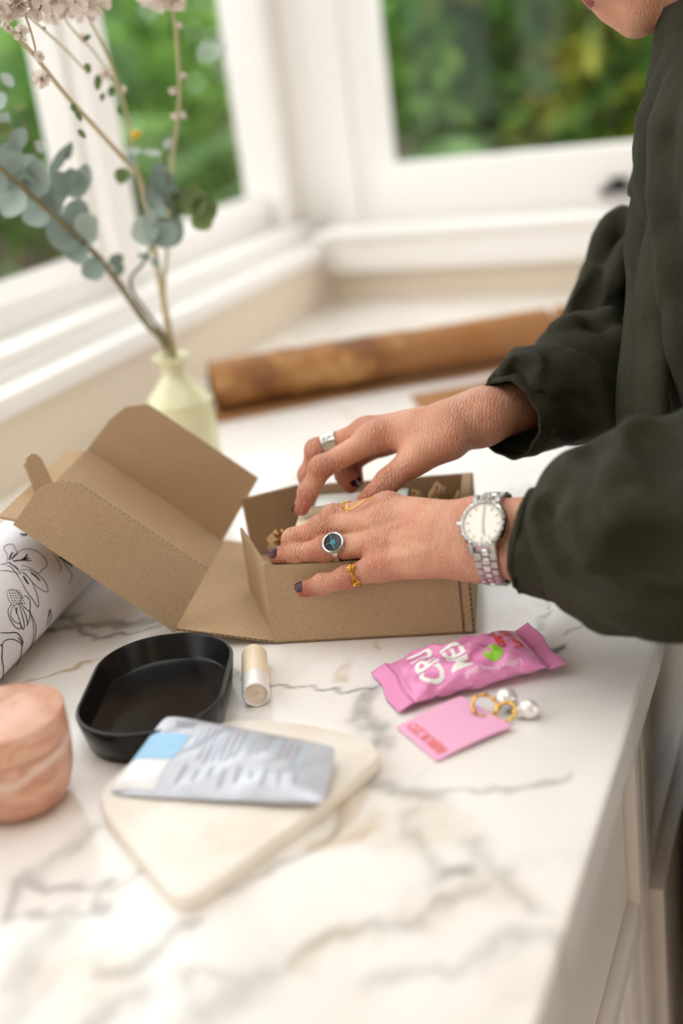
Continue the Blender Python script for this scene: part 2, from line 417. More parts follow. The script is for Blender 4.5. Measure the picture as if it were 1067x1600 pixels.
# pendant lamps added out of view for warm fill from the room side
for i, (x, y) in enumerate(((1.05, 0.55), (0.75, -0.75))):
    lp = empty('fill_pendant_lamp', (x, y, 1.2), 'added warm fill lamp out of view, ' + ('nearer the roof light' if i == 0 else 'nearer the rear wall'), 'lamp', 'added fill lamps')
    Ml = Matrix.Translation((x, y, 1.14))
    lathe('fill_lamp_shade', [(0.16, 0.0), (0.158, 0.02), (0.11, 0.09), (0.03, 0.13), (0.028, 0.14), (0.026, 0.13), (0.106, 0.088), (0.154, 0.02)], plain('enamel_shade', (225, 222, 214), 0.4), lp, 40, Ml, cap=False)
    tube('cord', [V((x, y, 1.27)), V((x, y, 1.555))], 0.003, M['blackiron'], lp)
    L = bpy.data.lights.new('fill_light', 'AREA'); L.shape = 'DISK'; L.size = 0.26; L.energy = 2.6; L.color = (1.0, 0.76, 0.50)
    lo = bpy.data.objects.new('fill_light', L); place(lo, lp); lo.location = (x, y, 1.15); lo.rotation_euler = (0.0, 0.0, 0.0)

# ---------------------------------------------------------------- worktop with veins
def nz(p, seed, scale):
    """smooth value noise in the plane, built from sines"""
    rng = np.random.RandomState(seed); o = np.zeros(len(p)); 
    for k in range(9):
        a = rng.rand()*2*PI; f = scale*(0.6+1.9*rng.rand()); o += np.sin((p[:, 0]*math.cos(a)+p[:, 1]*math.sin(a))*f + rng.rand()*7)/(0.8+0.25*k)
    return o/3.2
xs = np.concatenate([np.linspace(-0.884, -0.74, 40)[:-1], np.linspace(-0.74, -0.128, 246)])
ysx = np.concatenate([np.linspace(-0.6, 0.38, 60)[:-1], np.linspace(0.38, 1.15, 308)[:-1], np.linspace(1.15, 2.044, 120)])
XX, YY = np.meshgrid(xs, ysx, indexing='ij'); P2 = np.stack([XX.ravel(), YY.ravel()], 1)
W = P2 + 0.010*np.stack([nz(P2, 1, 55), nz(P2, 2, 55)], 1) + 0.004*np.stack([nz(P2, 3, 190), nz(P2, 4, 190)], 1)
def seg_dist(pts):
    q = np.array([on_z(*p)[:2] for p in pts]); d = np.full(len(W), 9.0)
    for a, b in zip(q[:-1], q[1:]):
        ab = b-a; h = np.clip(((W-a)@ab)/(ab@ab), 0, 1); d = np.minimum(d, np.hypot(*(W-a-h[:, None]*ab).T))
    return d
grey = np.zeros(len(W)); och = np.zeros(len(W))
for pts, wd, s in [([(60, 990), (130, 975), (200, 968), (262, 962)], 0.007, 0.75), ([(100, 960), (150, 990), (250, 975)], 0.004, 0.8),
                   ([(345, 1055), (370, 1040), (420, 1072), (470, 1080), (520, 1076), (575, 1082), (620, 1060)], 0.0022, 0.8), ([(348, 1045), (375, 1055)], 0.006, 0.7),
                   ([(580, 1085), (560, 1130), (600, 1160), (570, 1190), (600, 1220), (660, 1245)], 0.010, 0.55), ([(600, 1240), (720, 1230), (790, 1235), (880, 1210)], 0.003, 0.5),
                   ([(700, 1370), (720, 1368), (745, 1378)], 0.007, 0.75), ([(740, 1310), (770, 1350), (800, 1390), (850, 1410)], 0.006, 0.35), ([(690, 1380), (650, 1330), (640, 1280)], 0.006, 0.3),
                   ([(0, 1450), (60, 1370), (100, 1390), (150, 1385), (180, 1430), (100, 1450), (30, 1450)], 0.0045, 0.55), ([(60, 1370), (120, 1310), (140, 1290)], 0.010, 0.35),
                   ([(150, 1390), (220, 1365)], 0.0035, 0.5), ([(120, 1440), (40, 1500), (20, 1590)], 0.012, 0.35), ([(150, 1500), (210, 1500), (270, 1470), (300, 1435)], 0.006, 0.5),
                   ([(140, 1600), (180, 1560), (210, 1545)], 0.009, 0.5), ([(270, 1555), (300, 1520), (360, 1520), (420, 1520), (470, 1490), (560, 1465)], 0.004, 0.4), ([(310, 1590), (380, 1545), (400, 1520)], 0.016, 0.4),
                   ([(450, 1495), (600, 1450), (660, 1425), (760, 1405)], 0.005, 0.4), ([(540, 1555), (700, 1510), (800, 1470), (860, 1455)], 0.006, 0.35),
                   ([(800, 1030), (840, 1022), (890, 1008)], 0.004, 0.9), ([(880, 990), (900, 980), (925, 940), (900, 925)], 0.003, 0.5), ([(842, 985), (850, 960), (838, 935)], 0.0018, 0.6),
                   ([(930, 960), (980, 985), (1005, 990)], 0.0016, 0.5), ([(560, 1200), (480, 1330), (300, 1400)], 0.004, 0.4)]:
    grey = np.maximum(grey, s*np.exp(-(seg_dist(pts)/wd)**2))
for pts, wd, s in [([(0, 1085), (60, 1062), (120, 1042), (160, 1030)], 0.0025, 0.85), ([(560, 1210), (540, 1260), (480, 1320), (580, 1290)], 0.010, 0.7), ([(470, 1500), (560, 1460)], 0.008, 0.4),
                   ([(595, 1018), (592, 1000)], 0.002, 0.7), ([(545, 1040), (530, 1065)], 0.003, 0.4), ([(600, 1310), (700, 1300), (640, 1250)], 0.012, 0.28), ([(60, 1520), (200, 1490), (120, 1560)], 0.014, 0.35),
                   ([(840, 940), (830, 985), (780, 960)], 0.012, 0.22), ([(650, 1430), (800, 1400)], 0.012, 0.25)]:
    och = np.maximum(och, s*np.exp(-(seg_dist(pts)/wd)**2))
# general veining over the rest of the slab
g = np.abs(nz(W, 11, 13)); grey = np.maximum(grey, 0.07*np.exp(-(g/0.05)**2)*(nz(P2, 12, 9) > 0.1))
g = np.abs(nz(W, 21, 9)); grey = np.maximum(grey, 0.22*np.exp(-(g/0.04)**2)*(YY.ravel() > 1.0))
nx, ny = XX.shape; idx = np.arange(nx*ny).reshape(nx, ny)
fs = np.stack([idx[:-1, :-1], idx[1:, :-1], idx[1:, 1:], idx[:-1, 1:]], -1).reshape(-1, 4).tolist()
vs = np.concatenate([P2, np.zeros((len(P2), 1))], 1).tolist(); n0 = len(vs); T = 0.034
# front edge with a small arris, and the underside
for j in range(ny):
    vs += [[-0.1255, ysx[j], -0.0015], [-0.1255, ysx[j], -T+0.0015], [-0.128, ysx[j], -T], [-0.884, ysx[j], -T]]
for j in range(ny-1):
    a = n0+4*j; b = n0+4*(j+1); fs += [(int(idx[-1, j]), a, b, int(idx[-1, j+1]))] + [(a+k, a+k+1, b+k+1, b+k) for k in range(3)]
wt = mesh('worktop', vs, fs, M['marble'], None, True, 30)
tag(wt, 'long white marble worktop with grey and ochre veins under the window', 'worktop')
at = wt.data.color_attributes.new('vein', 'FLOAT_COLOR', 'POINT')
ge = np.zeros((len(vs), 4), 'f'); ge[:n0, 0] = grey; ge[:n0, 1] = och
edge = np.repeat(grey.reshape(nx, ny)[-1], 4); ge[n0:, 0] = edge; ge[:, 3] = 1
at.data.foreach_set('color', ge.ravel())

# ---------------------------------------------------------------- cabinets under the worktop
def cabinet(y0, y1, label, lower_door):
    c = empty('base_cabinet', (-0.5, (y0+y1)/2, -0.92), label, 'cabinet')
    box('carcass', (-0.86, y0+0.001, -0.82), (-0.176, y1-0.001, -T-0.001), M['cabpaint'], c, 0.001)
    box('plinth', (-0.84, y0, -0.92), (-0.21, y1, -0.82), M['cabpaint'], c, 0.001)
    s = 0.034
    box('stile', (-0.176, y0+0.001, -0.81), (-0.150, y0+s, -T-0.004), M['cabpaint'], c, 0.0025)
    box('stile', (-0.176, y1-s, -0.81), (-0.150, y1-0.001, -T-0.004), M['cabpaint'], c, 0.0025)
    box('rail', (-0.176, y0+s, -0.285), (-0.150, y1-s, -0.262), M['cabpaint'], c, 0.0025)
    box('rail', (-0.176, y0+s, -0.81), (-0.150, y1-s, -0.77), M['cabpaint'], c, 0.0025)
    d = box('drawer_front', (-0.174, y0+s+0.002, -0.259), (-0.160, y1-s-0.002, -T-0.006), M['cabpaint'], c, 0.002)
    box('drawer_frame', (-0.168, y0+s+0.004, -0.257), (-0.154, y0+s+0.034, -T-0.010), M['cabpaint'], d, 0.002)
    if lower_door:
        p = box('door', (-0.150, y0+0.004, -0.80), (-0.137, y1-0.004, -0.278), M['cabpaint'], c, 0.002)
    else:
        p = box('door', (-0.174, y0+s+0.002, -0.767), (-0.162, y1-s-0.002, -0.288), M['cabpaint'], c, 0.002)
        box('door_stile', (-0.168, y1-s-0.034, -0.765), (-0.155, y1-s-0.004, -0.290), M['cabpaint'], p, 0.002)
    return c
cabinet(0.30, 0.862, 'pale painted base cabinet with inset panels, nearest the camera', False)
cabinet(0.864, 1.50, 'pale painted base cabinet with a raised lower door, by the legs', True)
#@@OBJECTS@@
# ================================================================== the gift box
BW, BD, BH, TH = 0.1555, 0.180, 0.066, 0.0022
gb = empty('mailing_box', BX(0.07, 0.09, 0), 'open brown kraft mailing box with its lid thrown back, under both hands', 'box')
def board(name, poly, O, A, B, parent, flute=()):
    """corrugated board: two liners with a darker fluted core, its edge ribs along the listed outline sides"""
    A = np.asarray(A, float); B = np.asarray(B, float); N = np.cross(A, B); N /= np.linalg.norm(N)
    o = sheet(name, poly, TH, O, A, B, M['kraft'], parent)
    vs = []; fs = []
    for k in flute:
        p = np.array(poly[k]); q = np.array(poly[(k+1) % len(poly)]); L = np.linalg.norm(q-p); t = (q-p)/L
        out = np.array([t[1], -t[0]]); n = max(2, int(L/0.0042))
        for i in range(n):
            a = p + t*(L*(i+0.15)/n) + out*0.00015; b = p + t*(L*(i+0.80)/n) + out*0.00015
            for h0, h1, qa, qb in ((0.0006, 0.0016, a, b),):
                m0 = len(vs)
                for (w_, h) in ((qa, h0), (qb, h0), (qb, h1), (qa, h1)): vs.append(O + A*w_[0] + B*w_[1] + N*h)
                fs.append((m0, m0+1, m0+2, m0+3))
    if vs: mesh('flute_edge', vs, fs, M['kraftdark'], o)
    return o
E0 = BO
board('base_panel', [(0, 0), (BW, 0), (BW, BD), (0, BD)], BX(0, 0, 0.0003), BU, BV, gb)
board('front_wall', [(0, 0), (BW, 0), (BW, BH), (0, BH)], BX(0, TH, 0.0003), BU, BZ, gb, (1, 2))
board('back_wall', [(0, 0), (BW, 0), (BW, BH), (0, BH)], BX(0, BD, 0.0003), BU, BZ, gb, (2,))
board('right_wall', [(0, 0), (BD, 0), (BD, BH), (0, BH)], BX(BW-0.0095, 0, 0.0003), BV, BZ, gb)
board('right_wall_inner', [(0.0, 0), (BD, 0), (BD, BH), (0, BH)], BX(BW-TH, 0, 0.0003), BV, BZ, gb, (1, 2, 3))
sheet('right_wall_fold', [(0.10, 0), (BD, 0), (BD, 0.0095), (0.10, 0.0095)], TH*0.6, BX(BW, 0, BH-0.001), BV, -BU, M['kraft'], gb)
# the hinge wall lies almost flat, its dust flaps stand open
hz = 0.0155; hu = -0.077; hd = np.array([hu, 0, hz])/math.hypot(hu, hz); HW = BU*hd[0] + BZ*hd[2]
board('hinge_wall', [(0, 0), (BD, 0), (BD, math.hypot(hu, hz)), (0, math.hypot(hu, hz))], BX(0, 0, 0.0012), BV, HW, gb, (3,))
fd = BU*(-0.40)+BV*0.916
board('dust_flap', [(0, 0), (0.086, 0.0), (0.090, 0.004), (0.089, BH), (0, BH)], BX(0.001, 0.0, 0.0016), fd, BZ, gb, (3,))
fd2 = BU*(-0.87)+BV*(-0.49)
board('dust_flap', [(0, 0), (0.052, 0), (0.054, BH), (0, BH)], BX(0, BD-0.002, 0.0016), fd2/np.linalg.norm(fd2), BZ, gb, (2,))
# lid, rising towards the window and resting on the paper roll
LD = BU*(-0.745)+BZ*0.667; LN = BU*0.667+BZ*0.745; LO = BX(hu, 0, hz+0.001)
lid = board('lid_panel', [(0, 0), (0.150, 0), (0.150, BD), (0, BD)], LO, LD, BV, gb)
sp = 0.05
EN = LN*math.cos(sp) - BV*math.sin(sp); EF = LN*math.cos(0.16) + BV*math.sin(0.16)
board('lid_ear', [(0.002, 0), (0.150, 0), (0.1485, 0.036), (0.1455, 0.042), (0.138, 0.053), (0.125, 0.060), (0.0085, 0.061)], LO, LD, EN, gb, (2, 3, 4, 5))
board('lid_ear', [(0.002, 0), (0.150, 0), (0.148, 0.034), (0.143, 0.052), (0.128, 0.066), (0.0085, 0.068)], LO+BV*BD, LD, EF, gb, (4,))
TD = LD*math.cos(0.5) - LN*math.sin(0.5)
board('tuck_flap', [(0, 0.006), (0.016, 0.008), (0.016, BD-0.01), (0, BD-0.006)], LO+LD*0.150, TD, BV, gb)
board('tuck_tab', [(0, 0), (0.030, 0), (0.033, 0.006), (0.033, 0.016), (0.030, 0.024), (0.024, 0.030), (0, 0.034)][::-1], LO+LD*0.150+BV*0.055, LN*0.62+LD*0.785, BV, gb, (0, 1, 2, 3, 4))

# ---------------------------------------------------------------- what is in the box
def product(name, label, cat, O, X, Y, Z, dims, mat, lidmat=None):
    t = empty(name, O, label, cat)
    Mx = basis(O, X, Y, Z); L, Wd, H = dims
    box('carton_body', (0, 0, 0), (L, Wd, H*0.86), mat, t, 0.001, Mx)
    box('carton_lid', (-0.0006, -0.0006, H*0.86), (L+0.0006, Wd+0.0006, H), lidmat or mat, t, 0.0012, Mx)
    return t
M['carton'] = plain('beige_carton', (222, 204, 172), 0.6, bump=0.1, scale=300)
M['tin'] = plain('satin_tin', (176, 172, 166), 0.3, 0.8)
O1 = BX(0.020, 0.034, 0.017); a1 = BU*0.995+BZ*0.06; c1 = -BU*0.06+BZ*0.995-BV*0.06; c1 /= np.linalg.norm(c1); b1 = np.cross(c1, a1)
product('product_carton', 'small pale beige carton held between the hands inside the mailing box', 'carton', O1, a1, b1, c1, (0.078, 0.066, 0.055), M['carton'])
O2 = BX(0.022, 0.112, 0.014)
product('flat_tin', 'flat satin grey tin lying behind the beige carton in the mailing box', 'tin', O2, BU, BV, BZ, (0.078, 0.040, 0.052), M['tin'])
def strip(path_o, d, n, side, N, L, wd, amp, label):
    d = np.asarray(d)/np.linalg.norm(d); side = np.asarray(side)-d*np.dot(side, d); side /= np.linalg.norm(side); up = np.cross(d, side)
    vs = []; fs = []
    for i in range(N+1):
        t = i/N*L; h = amp*(1 if i % 2 else -1)*(0.7+0.6*random.random()); c = path_o + d*t + up*(h + 0.014*math.sin(3.0*i/N)) + side*0.004*math.sin(2.2*i/N+n)
        vs += [c-side*wd/2, c+side*wd/2]
    k = len(vs); vs += [v_+up*0.00035 for v_ in vs]
    for i in range(N):
        a = 2*i; fs += [(a, a+1, a+3, a+2), (k+a, k+a+2, k+a+3, k+a+1), (a, a+2, k+a+2, k+a), (a+1, k+a+1, k+a+3, a+3)]
    o = mesh('crinkle_strip', vs, fs, M['crinkle'], None)
    tag(o, label, 'paper strip', 'crinkled packing paper strips inside the box')
spots = [((0.003, 0.010, 0.058), (-0.12, 1, 0.10)), ((0.009, 0.008, 0.055), (0.0, 1, 0.22)), ((0.004, 0.028, 0.054), (-0.25, 1, 0.1)), ((0.012, 0.010, 0.048), (0.05, 1, 0.1)), ((-0.004, 0.05, 0.046), (0.2, 1, 0.1)), ((0.002, 0.08, 0.04), (0.05, 1, 0.1)),
         ((0.008, 0.02, 0.044), (-0.2, 1, 0.1)), ((0.002, 0.06, 0.052), (-0.1, 1, 0.0)), ((0.114, 0.04, 0.052), (0.1, 1, 0)), ((0.120, 0.07, 0.050), (0.5, 1, 0.1)), ((0.118, 0.10, 0.052), (0.3, 1, 0)), ((0.125, 0.05, 0.045), (-0.1, 1, 0)), ((0.116, 0.12, 0.045), (0.3, 0.6, 0.2)), ((0.122, 0.02, 0.045), (0.1, 1, 0.2))]
for i, (q, dd) in enumerate(spots):
    where = 'at the open left end' if q[0] < 0.06 else 'by the right wall'
    strip(BX(*q), BU*dd[0]+BV*dd[1]+BZ*dd[2], i, BU*math.cos(i*0.9)+BZ*math.sin(i*0.9+0.4), 11, 0.045, 0.009, 0.0028, 'brown crinkled packing paper strip inside the box '+where)
# crumpled packing paper in the right end
rng = np.random.RandomState(5); vs = []; fs = []
na, nb = 16, 14
for i in range(na):
    for j in range(nb):
        a = i/(na-1); b = j/(nb-1)
        h = 0.042 + 0.024*abs(math.sin(5.2*a+2.0*b))*abs(math.cos(3.1*b+1.0)) + 0.008*rng.rand()
        p = BX(0.104+0.038*a+0.003*rng.rand(), 0.055+0.10*b+0.004*rng.rand(), h+0.006*(1-abs(2*a-1)))
        vs.append(p)
for i in range(na-1):
    for j in range(nb-1): q = i*nb+j; fs.append((q, q+nb, q+nb+1, q+1))
o = mesh('crumpled_paper', vs, fs, M['crinkle']); md = o.modifiers.new('thickness', 'SOLIDIFY'); md.thickness = 0.0005
tag(o, 'crumpled brown packing paper at the right end of the mailing box', 'packing paper')

# ================================================================== white roll printed with line-drawn flowers
RA = np.array([-0.62, 0.64, 0.045]); RB = np.array([-0.65, 0.82, 0.045]); rd = (RB-RA)/np.linalg.norm(RB-RA); RR = 0.045
rs = RA - rd*0.42; re_ = RA + rd*0.275
rn = np.cross(rd, BZ); roll = empty('gift_wrap_roll', rs*0.5+re_*0.5-BZ*0.045, 'white gift wrap roll printed with black line-drawn flowers under the box lid', 'paper roll')
Mr = basis(rs, rn, BZ, rd); Ln = np.linalg.norm(re_-rs)
lathe('rolled_paper', [(RR-0.004, 0.0), (RR, 0.0005), (RR, Ln-0.0005), (RR-0.004, Ln)], M['giftpaper'], roll, 96, Mr, 30)
def on_roll(px, py):
    r = ray(px, py); r = r/np.linalg.norm(r); o = CAM_P-RA; a = r-rd*np.dot(r, rd); b = o-rd*np.dot(o, rd)
    A = a@a; B = 2*a@b; Cq = b@b-RR*RR; D = B*B-4*A*Cq
    if D < 0: D = 0
    t = (-B-math.sqrt(D))/(2*A); p = CAM_P+r*t; n = (b+a*t)/RR
    return p, n
SK = 160/914.0
def flower(name, lines, x0, y0, k=SK, wpx=1.55):
    vs = []; fs = []
    for pts, wd in lines:
        ctrl = [np.array([x0+x*k, y0+y*k]) for x, y in pts]
        pp = spline(ctrl, 5) if len(ctrl) > 2 else ctrl
        for i, q in enumerate(pp):
            d = pp[min(i+1, len(pp)-1)]-pp[max(i-1, 0)]; d = d/(np.linalg.norm(d)+1e-9); nn = np.array([-d[1], d[0]])
            tw = wd*wpx*(0.55+0.45*math.sin(PI*(i+0.6)/(len(pp)+0.2)))*0.5
            for sgn in (-1, 1):
                p, n = on_roll(*(q+nn*tw*sgn)); vs.append(p+n*0.00018)
            if i:
                m0 = len(vs)-4; fs.append((m0, m0+1, m0+3, m0+2))
    mesh(name, vs, fs, M['ink'], roll)
def blob(cx, cy, r): return ([(cx-r, cy), (cx, cy+1), (cx+r, cy)], 1.4)
flower('printed_flower', [([(60, 440), (65, 380), (35, 330), (50, 300), (110, 290), (135, 330), (155, 370), (130, 395), (100, 430)], 0.7), ([(155, 370), (200, 335), (290, 335), (380, 390), (420, 470), (370, 520), (340, 548), (300, 520), (240, 490), (190, 475)], 0.7),
    ([(80, 430), (95, 390), (115, 360)], 1.8), ([(100, 425), (125, 395), (155, 365)], 1.6), ([(130, 440), (190, 430), (280, 435)], 1.5), ([(190, 430), (225, 405), (245, 375)], 1.8), ([(195, 430), (240, 415), (262, 410)], 1.4),
    ([(50, 460), (80, 450), (115, 480), (160, 520)], 0.8), ([(60, 480), (95, 490), (130, 530), (165, 560)], 0.8), ([(0, 470), (40, 465), (60, 455)], 0.7), ([(0, 522), (60, 525), (135, 540)], 0.7), ([(135, 535), (190, 620), (230, 700), (290, 780), (340, 850), (335, 760), (300, 660), (260, 590), (180, 530)], 0.8),
    ([(175, 515), (260, 520), (340, 560), (400, 620), (425, 690), (415, 712), (360, 690), (300, 640), (240, 570), (205, 535)], 0.8), ([(205, 570), (230, 610), (255, 645)], 1.8), ([(270, 540), (320, 575), (355, 615)], 1.6), ([(110, 440), (150, 435), (180, 430)], 1.4),
    ([(120, 470), (150, 500), (185, 560)], 0.9), ([(85, 465), (110, 470)], 0.9)], 0, 800)
dots = [([(70+ (i % 5)*24+(i//5)*9, 700+(i//5)*22), (80+(i % 5)*24+(i//5)*9, 706+(i//5)*22)], 1.2) for i in range(30) if 0 <= (i % 5)*24 <= 100]
flower('printed_flower', dots + [([(60, 700), (65, 750), (90, 810), (130, 835), (180, 800), (185, 750), (130, 695), (80, 690)], 0.6), ([(100, 825), (70, 880), (90, 960), (140, 1030), (185, 1040), (180, 1000), (130, 980), (95, 920), (110, 840)], 0.9),
    ([(120, 835), (150, 900), (180, 990), (205, 1050), (215, 1000), (190, 900), (165, 820)], 0.9), ([(170, 815), (220, 900), (245, 1000), (230, 1020)], 0.8), ([(150, 850), (145, 880), (150, 910)], 1.4), ([(190, 770), (225, 750), (265, 790), (262, 880), (215, 850), (180, 810)], 0.8),
    ([(265, 880), (265, 940), (240, 1010)], 0.8), ([(255, 880), (300, 960), (320, 1060), (300, 1160), (260, 1240)], 0.8), ([(268, 880), (285, 960), (300, 1060), (285, 1170), (240, 1240)], 0.7)], 0, 800)
flower('printed_flower', [([(0, 1075), (60, 1080), (150, 1080), (200, 1150), (195, 1200), (180, 1300), (140, 1380)], 1.2), ([(20, 1190), (40, 1150), (110, 1135), (180, 1170), (195, 1200)], 1.0), ([(0, 1180), (20, 1210), (15, 1300), (30, 1400), (20, 1490)], 1.2), ([(10, 1180), (20, 1205)], 1.6), ([(160, 1120), (185, 1150), (200, 1185)], 1.2)], 0, 800)
for ln in ([([(180, 195), (215, 205), (250, 198)], 2.4)], [([(445, 865), (432, 920), (420, 1020)], 0.7), ([(445, 868), (438, 900), (434, 930)], 1.4), ([(450, 870), (455, 930), (440, 1000)], 0.7)], [([(520, 400), (560, 420), (620, 460), (640, 490)], 2.6), ([(560, 430), (600, 500), (640, 560), (620, 640)], 0.8), ([(480, 380), (540, 480), (530, 540)], 0.8)]):
    flower('printed_leaf', ln, 0, 800)

# ================================================================== vase, stems
vx = np.array([-0.676, 1.112, 0.0])
vase = empty('bottle_vase', vx, 'pale celadon ceramic bottle vase with a flared lip behind the box lid', 'vase')
lathe('vase_body', [(0.0, 0.002), (0.031, 0.0), (0.035, 0.004), (0.0365, 0.02), (0.0365, 0.078), (0.0355, 0.089), (0.0375, 0.0905), (0.0365, 0.0925), (0.030, 0.101), (0.020, 0.112), (0.0145, 0.119), (0.0125, 0.127), (0.0133, 0.134),
    (0.0195, 0.1375), (0.0208, 0.140), (0.0200, 0.1425), (0.0165, 0.1415), (0.0115, 0.135), (0.0105, 0.125), (0.012, 0.11), (0.03, 0.08), (0.03, 0.01), (0, 0.008)], M['vase'], vase, 48, Matrix.Translation(V(vx)), 25)
rimp = vx + BZ*0.14

def leaf_obj(name, base, d, n, L, Wd, mat, parent, fold=0.15, tone=0.5, round_=True):
    d = np.asarray(d, float); d /= np.linalg.norm(d); n = np.asarray(n, float); n = n-d*np.dot(n, d); n /= np.linalg.norm(n); s = np.cross(d, n)
    N = 14
    prof = [math.sin(PI*min(1, (i/N)**0.85))**0.62 for i in range(N+1)]
    rows = []
    vs = []
    for i in range(N+1):
        t = i/N; w_ = Wd/2*prof[i]; c = base + d*(L*t) - n*(0.10*L*math.sin(PI*t)*0.6)
        row = []
        for k in (-1, -0.5, 0, 0.5, 1):
            vs.append(c + s*(w_*k) + n*(fold*w_*k*k)); row.append(len(vs)-1)
        rows.append(row)
    fs = [(rows[i][j], rows[i][j+1], rows[i+1][j+1], rows[i+1][j]) for i in range(N) for j in range(4)]
    o = mesh(name, vs, fs, mat, parent, True)
    a = o.data.attributes.new('tone', 'FLOAT', 'POINT'); a.data.foreach_set('value', np.full(len(vs), tone, 'f'))
    return o
def to_cam(p): q = CAM_P-np.asarray(p); return q/np.linalg.norm(q)
UP = np.array([-0.02, -0.02, 1.0])
e1 = empty('eucalyptus_branch', rimp - BZ*0.1, 'grey-green round-leaved eucalyptus branch leaning left out of the vase', 'branch')
path = [rimp-BZ*0.09+np.array([0.004, 0, 0]), rimp+np.array([-0.002, 0, 0.004]), at_dist(225, 500, 1.29), at_dist(165, 415, 1.27), at_dist(110, 360, 1.24), at_dist(60, 315, 1.21), at_dist(0, 262, 1.19), at_dist(-60, 215, 1.17)]
tube('stem', spline(path, 5), list(np.linspace(0.0042, 0.0018, 36)), M['eucstem'], e1)
def pleaf(px0, py0, px1, py1, d, wpx, parent, mat='euc', tone=0.5, roll=0.0, dd=0.0):
    a = at_dist(px0, py0, d); b = at_dist(px1, py1, d+dd); L = np.linalg.norm(b-a); n = to_cam(a)
    ax = (b-a)/L; n = n*math.cos(roll)+np.cross(ax, n)*math.sin(roll)
    leaf_obj('leaf', a, b-a, n, L, wpx/FPX*d, M[mat], parent, 0.2, tone)
for q in [(162, 412, 128, 430, 1.262, 40, 0.3, 0.4), (160, 410, 150, 365, 1.26, 0, 0, 0), (140, 385, 112, 322, 1.25, 52, 0.85, -0.3), (138, 384, 98, 395, 1.25, 50, 0.35, 0.3), (128, 372, 70, 352, 1.245, 58, 0.25, 0.2), (118, 362, 152, 340, 1.235, 44, 0.8, 0.5),
          (112, 355, 128, 310, 1.24, 40, 0.3, 0.2), (125, 310, 108, 262, 1.235, 38, 0.15, 0.0), (125, 300, 135, 255, 1.24, 34, 0.5, 0.7), (90, 340, 58, 290, 1.23, 48, 0.3, -0.4), (75, 325, 35, 345, 1.225, 46, 0.55, 0.5), (70, 320, 100, 268, 1.23, 46, 0.2, 0.3),
          (55, 310, 20, 268, 1.215, 52, 0.2, 0.2), (50, 308, 62, 250, 1.215, 46, 0.45, -0.2), (30, 290, -12, 250, 1.205, 54, 0.3, 0.1), (28, 290, 8, 340, 1.205, 48, 0.7, 0.4), (10, 272, 20, 220, 1.2, 44, 0.35, 0.3), (0, 262, -30, 300, 1.195, 50, 0.4, 0),
          (80, 270, 112, 222, 1.235, 26, 0.25, 0.9), (105, 250, 112, 220, 1.24, 16, 0.1, 0.9), (172, 415, 192, 398, 1.268, 22, 0.05, 0.4), (178, 420, 195, 418, 1.268, 24, 0.0, 0.4), (60, 285, 40, 240, 1.22, 44, 0.6, 0.6), (15, 235, 40, 200, 1.2, 30, 0.4, 0.5), (-5, 205, 12, 175, 1.2, 26, 0.8, 0.5), (8, 165, -14, 150, 1.2, 30, 0.95, 0.4), (6, 130, 18, 118, 1.2, 24, 0.95, 0.3), (55, 235, 68, 222, 1.22, 18, 0.9, 0.2)]:
    if q[5] == 0: continue
    pleaf(*q[:6], e1, 'euc', q[6], q[7])
tube('side_shoot', spline([at_dist(70, 300, 1.225), at_dist(58, 240, 1.215), at_dist(38, 190, 1.21)], 4), 0.0009, M['eucstem'], e1)
pleaf(2, 218, 16, 192, 1.2, 34, e1, 'eucgreen', 0.9, 0.4); pleaf(20, 170, 42, 165, 1.21, 14, e1, 'eucgreen', 1.0, 0.6)
e2 = empty('eucalyptus_sprig', rimp - BZ*0.1, 'short eucalyptus sprig with darker green tip leaves on the right of the vase', 'branch')
tube('stem', spline([rimp-BZ*0.09, rimp+np.array([0.003, 0, 0.004]), at_dist(205, 450, 1.29), at_dist(228, 405, 1.29), at_dist(245, 350, 1.28), at_dist(262, 300, 1.27), at_dist(255, 240, 1.26)], 5), list(np.linspace(0.0022, 0.0012, 31)), M['eucstem'], e2)
for q in [(236, 404, 214, 398, 1.288, 16, 'euc', 0.5, 0.8), (236, 406, 250, 416, 1.288, 14, 'euc', 0.4, 0.6), (244, 355, 205, 370, 1.27, 46, 'euc', 1.0, 0.1), (248, 350, 222, 352, 1.26, 48, 'euc', 0.55, 0.2), (250, 352, 283, 378, 1.265, 52, 'euc', 0.15, -0.2), (250, 345, 262, 388, 1.258, 50, 'euc', 0.25, 0.3),
          (255, 320, 232, 285, 1.27, 44, 'euc', 0.2, 0.4), (258, 315, 285, 300, 1.265, 44, 'euc', 0.1, 0.5), (258, 322, 240, 330, 1.262, 36, 'euc', 0.35, 0.4), (262, 300, 240, 262, 1.27, 40, 'euc', 0.05, -0.2), (252, 240, 222, 236, 1.258, 12, 'euc', 0.95, 0.5), (222, 235, 195, 236, 1.258, 12, 'euc', 0.9, 0.3), (256, 232, 268, 216, 1.258, 14, 'euc', 1.0, 0.3), (238, 255, 262, 272, 1.262, 24, 'euc', 0.1, 0.7),
          (278, 320, 285, 295, 1.27, 34, 'eucgreen', 0.1, 0.6), (283, 330, 305, 288, 1.268, 40, 'eucgreen', 0.55, 0.3), (290, 335, 320, 300, 1.262, 42, 'eucgreen', 0.4, -0.4), (300, 335, 340, 320, 1.262, 44, 'eucgreen', 0.2, 0.2), (305, 330, 328, 358, 1.258, 38, 'eucgreen', 0.8, -0.3), (282, 325, 262, 300, 1.272, 30, 'eucgreen', 0.0, 0.3),
          (192, 262, 188, 288, 1.29, 22, 'eucgreen', 0.1, 0.2), (212, 255, 200, 245, 1.28, 14, 'euc', 0.4, 0.2)]:
    pleaf(q[0], q[1], q[2], q[3], q[4], q[5], e2, q[6], q[7], q[8])
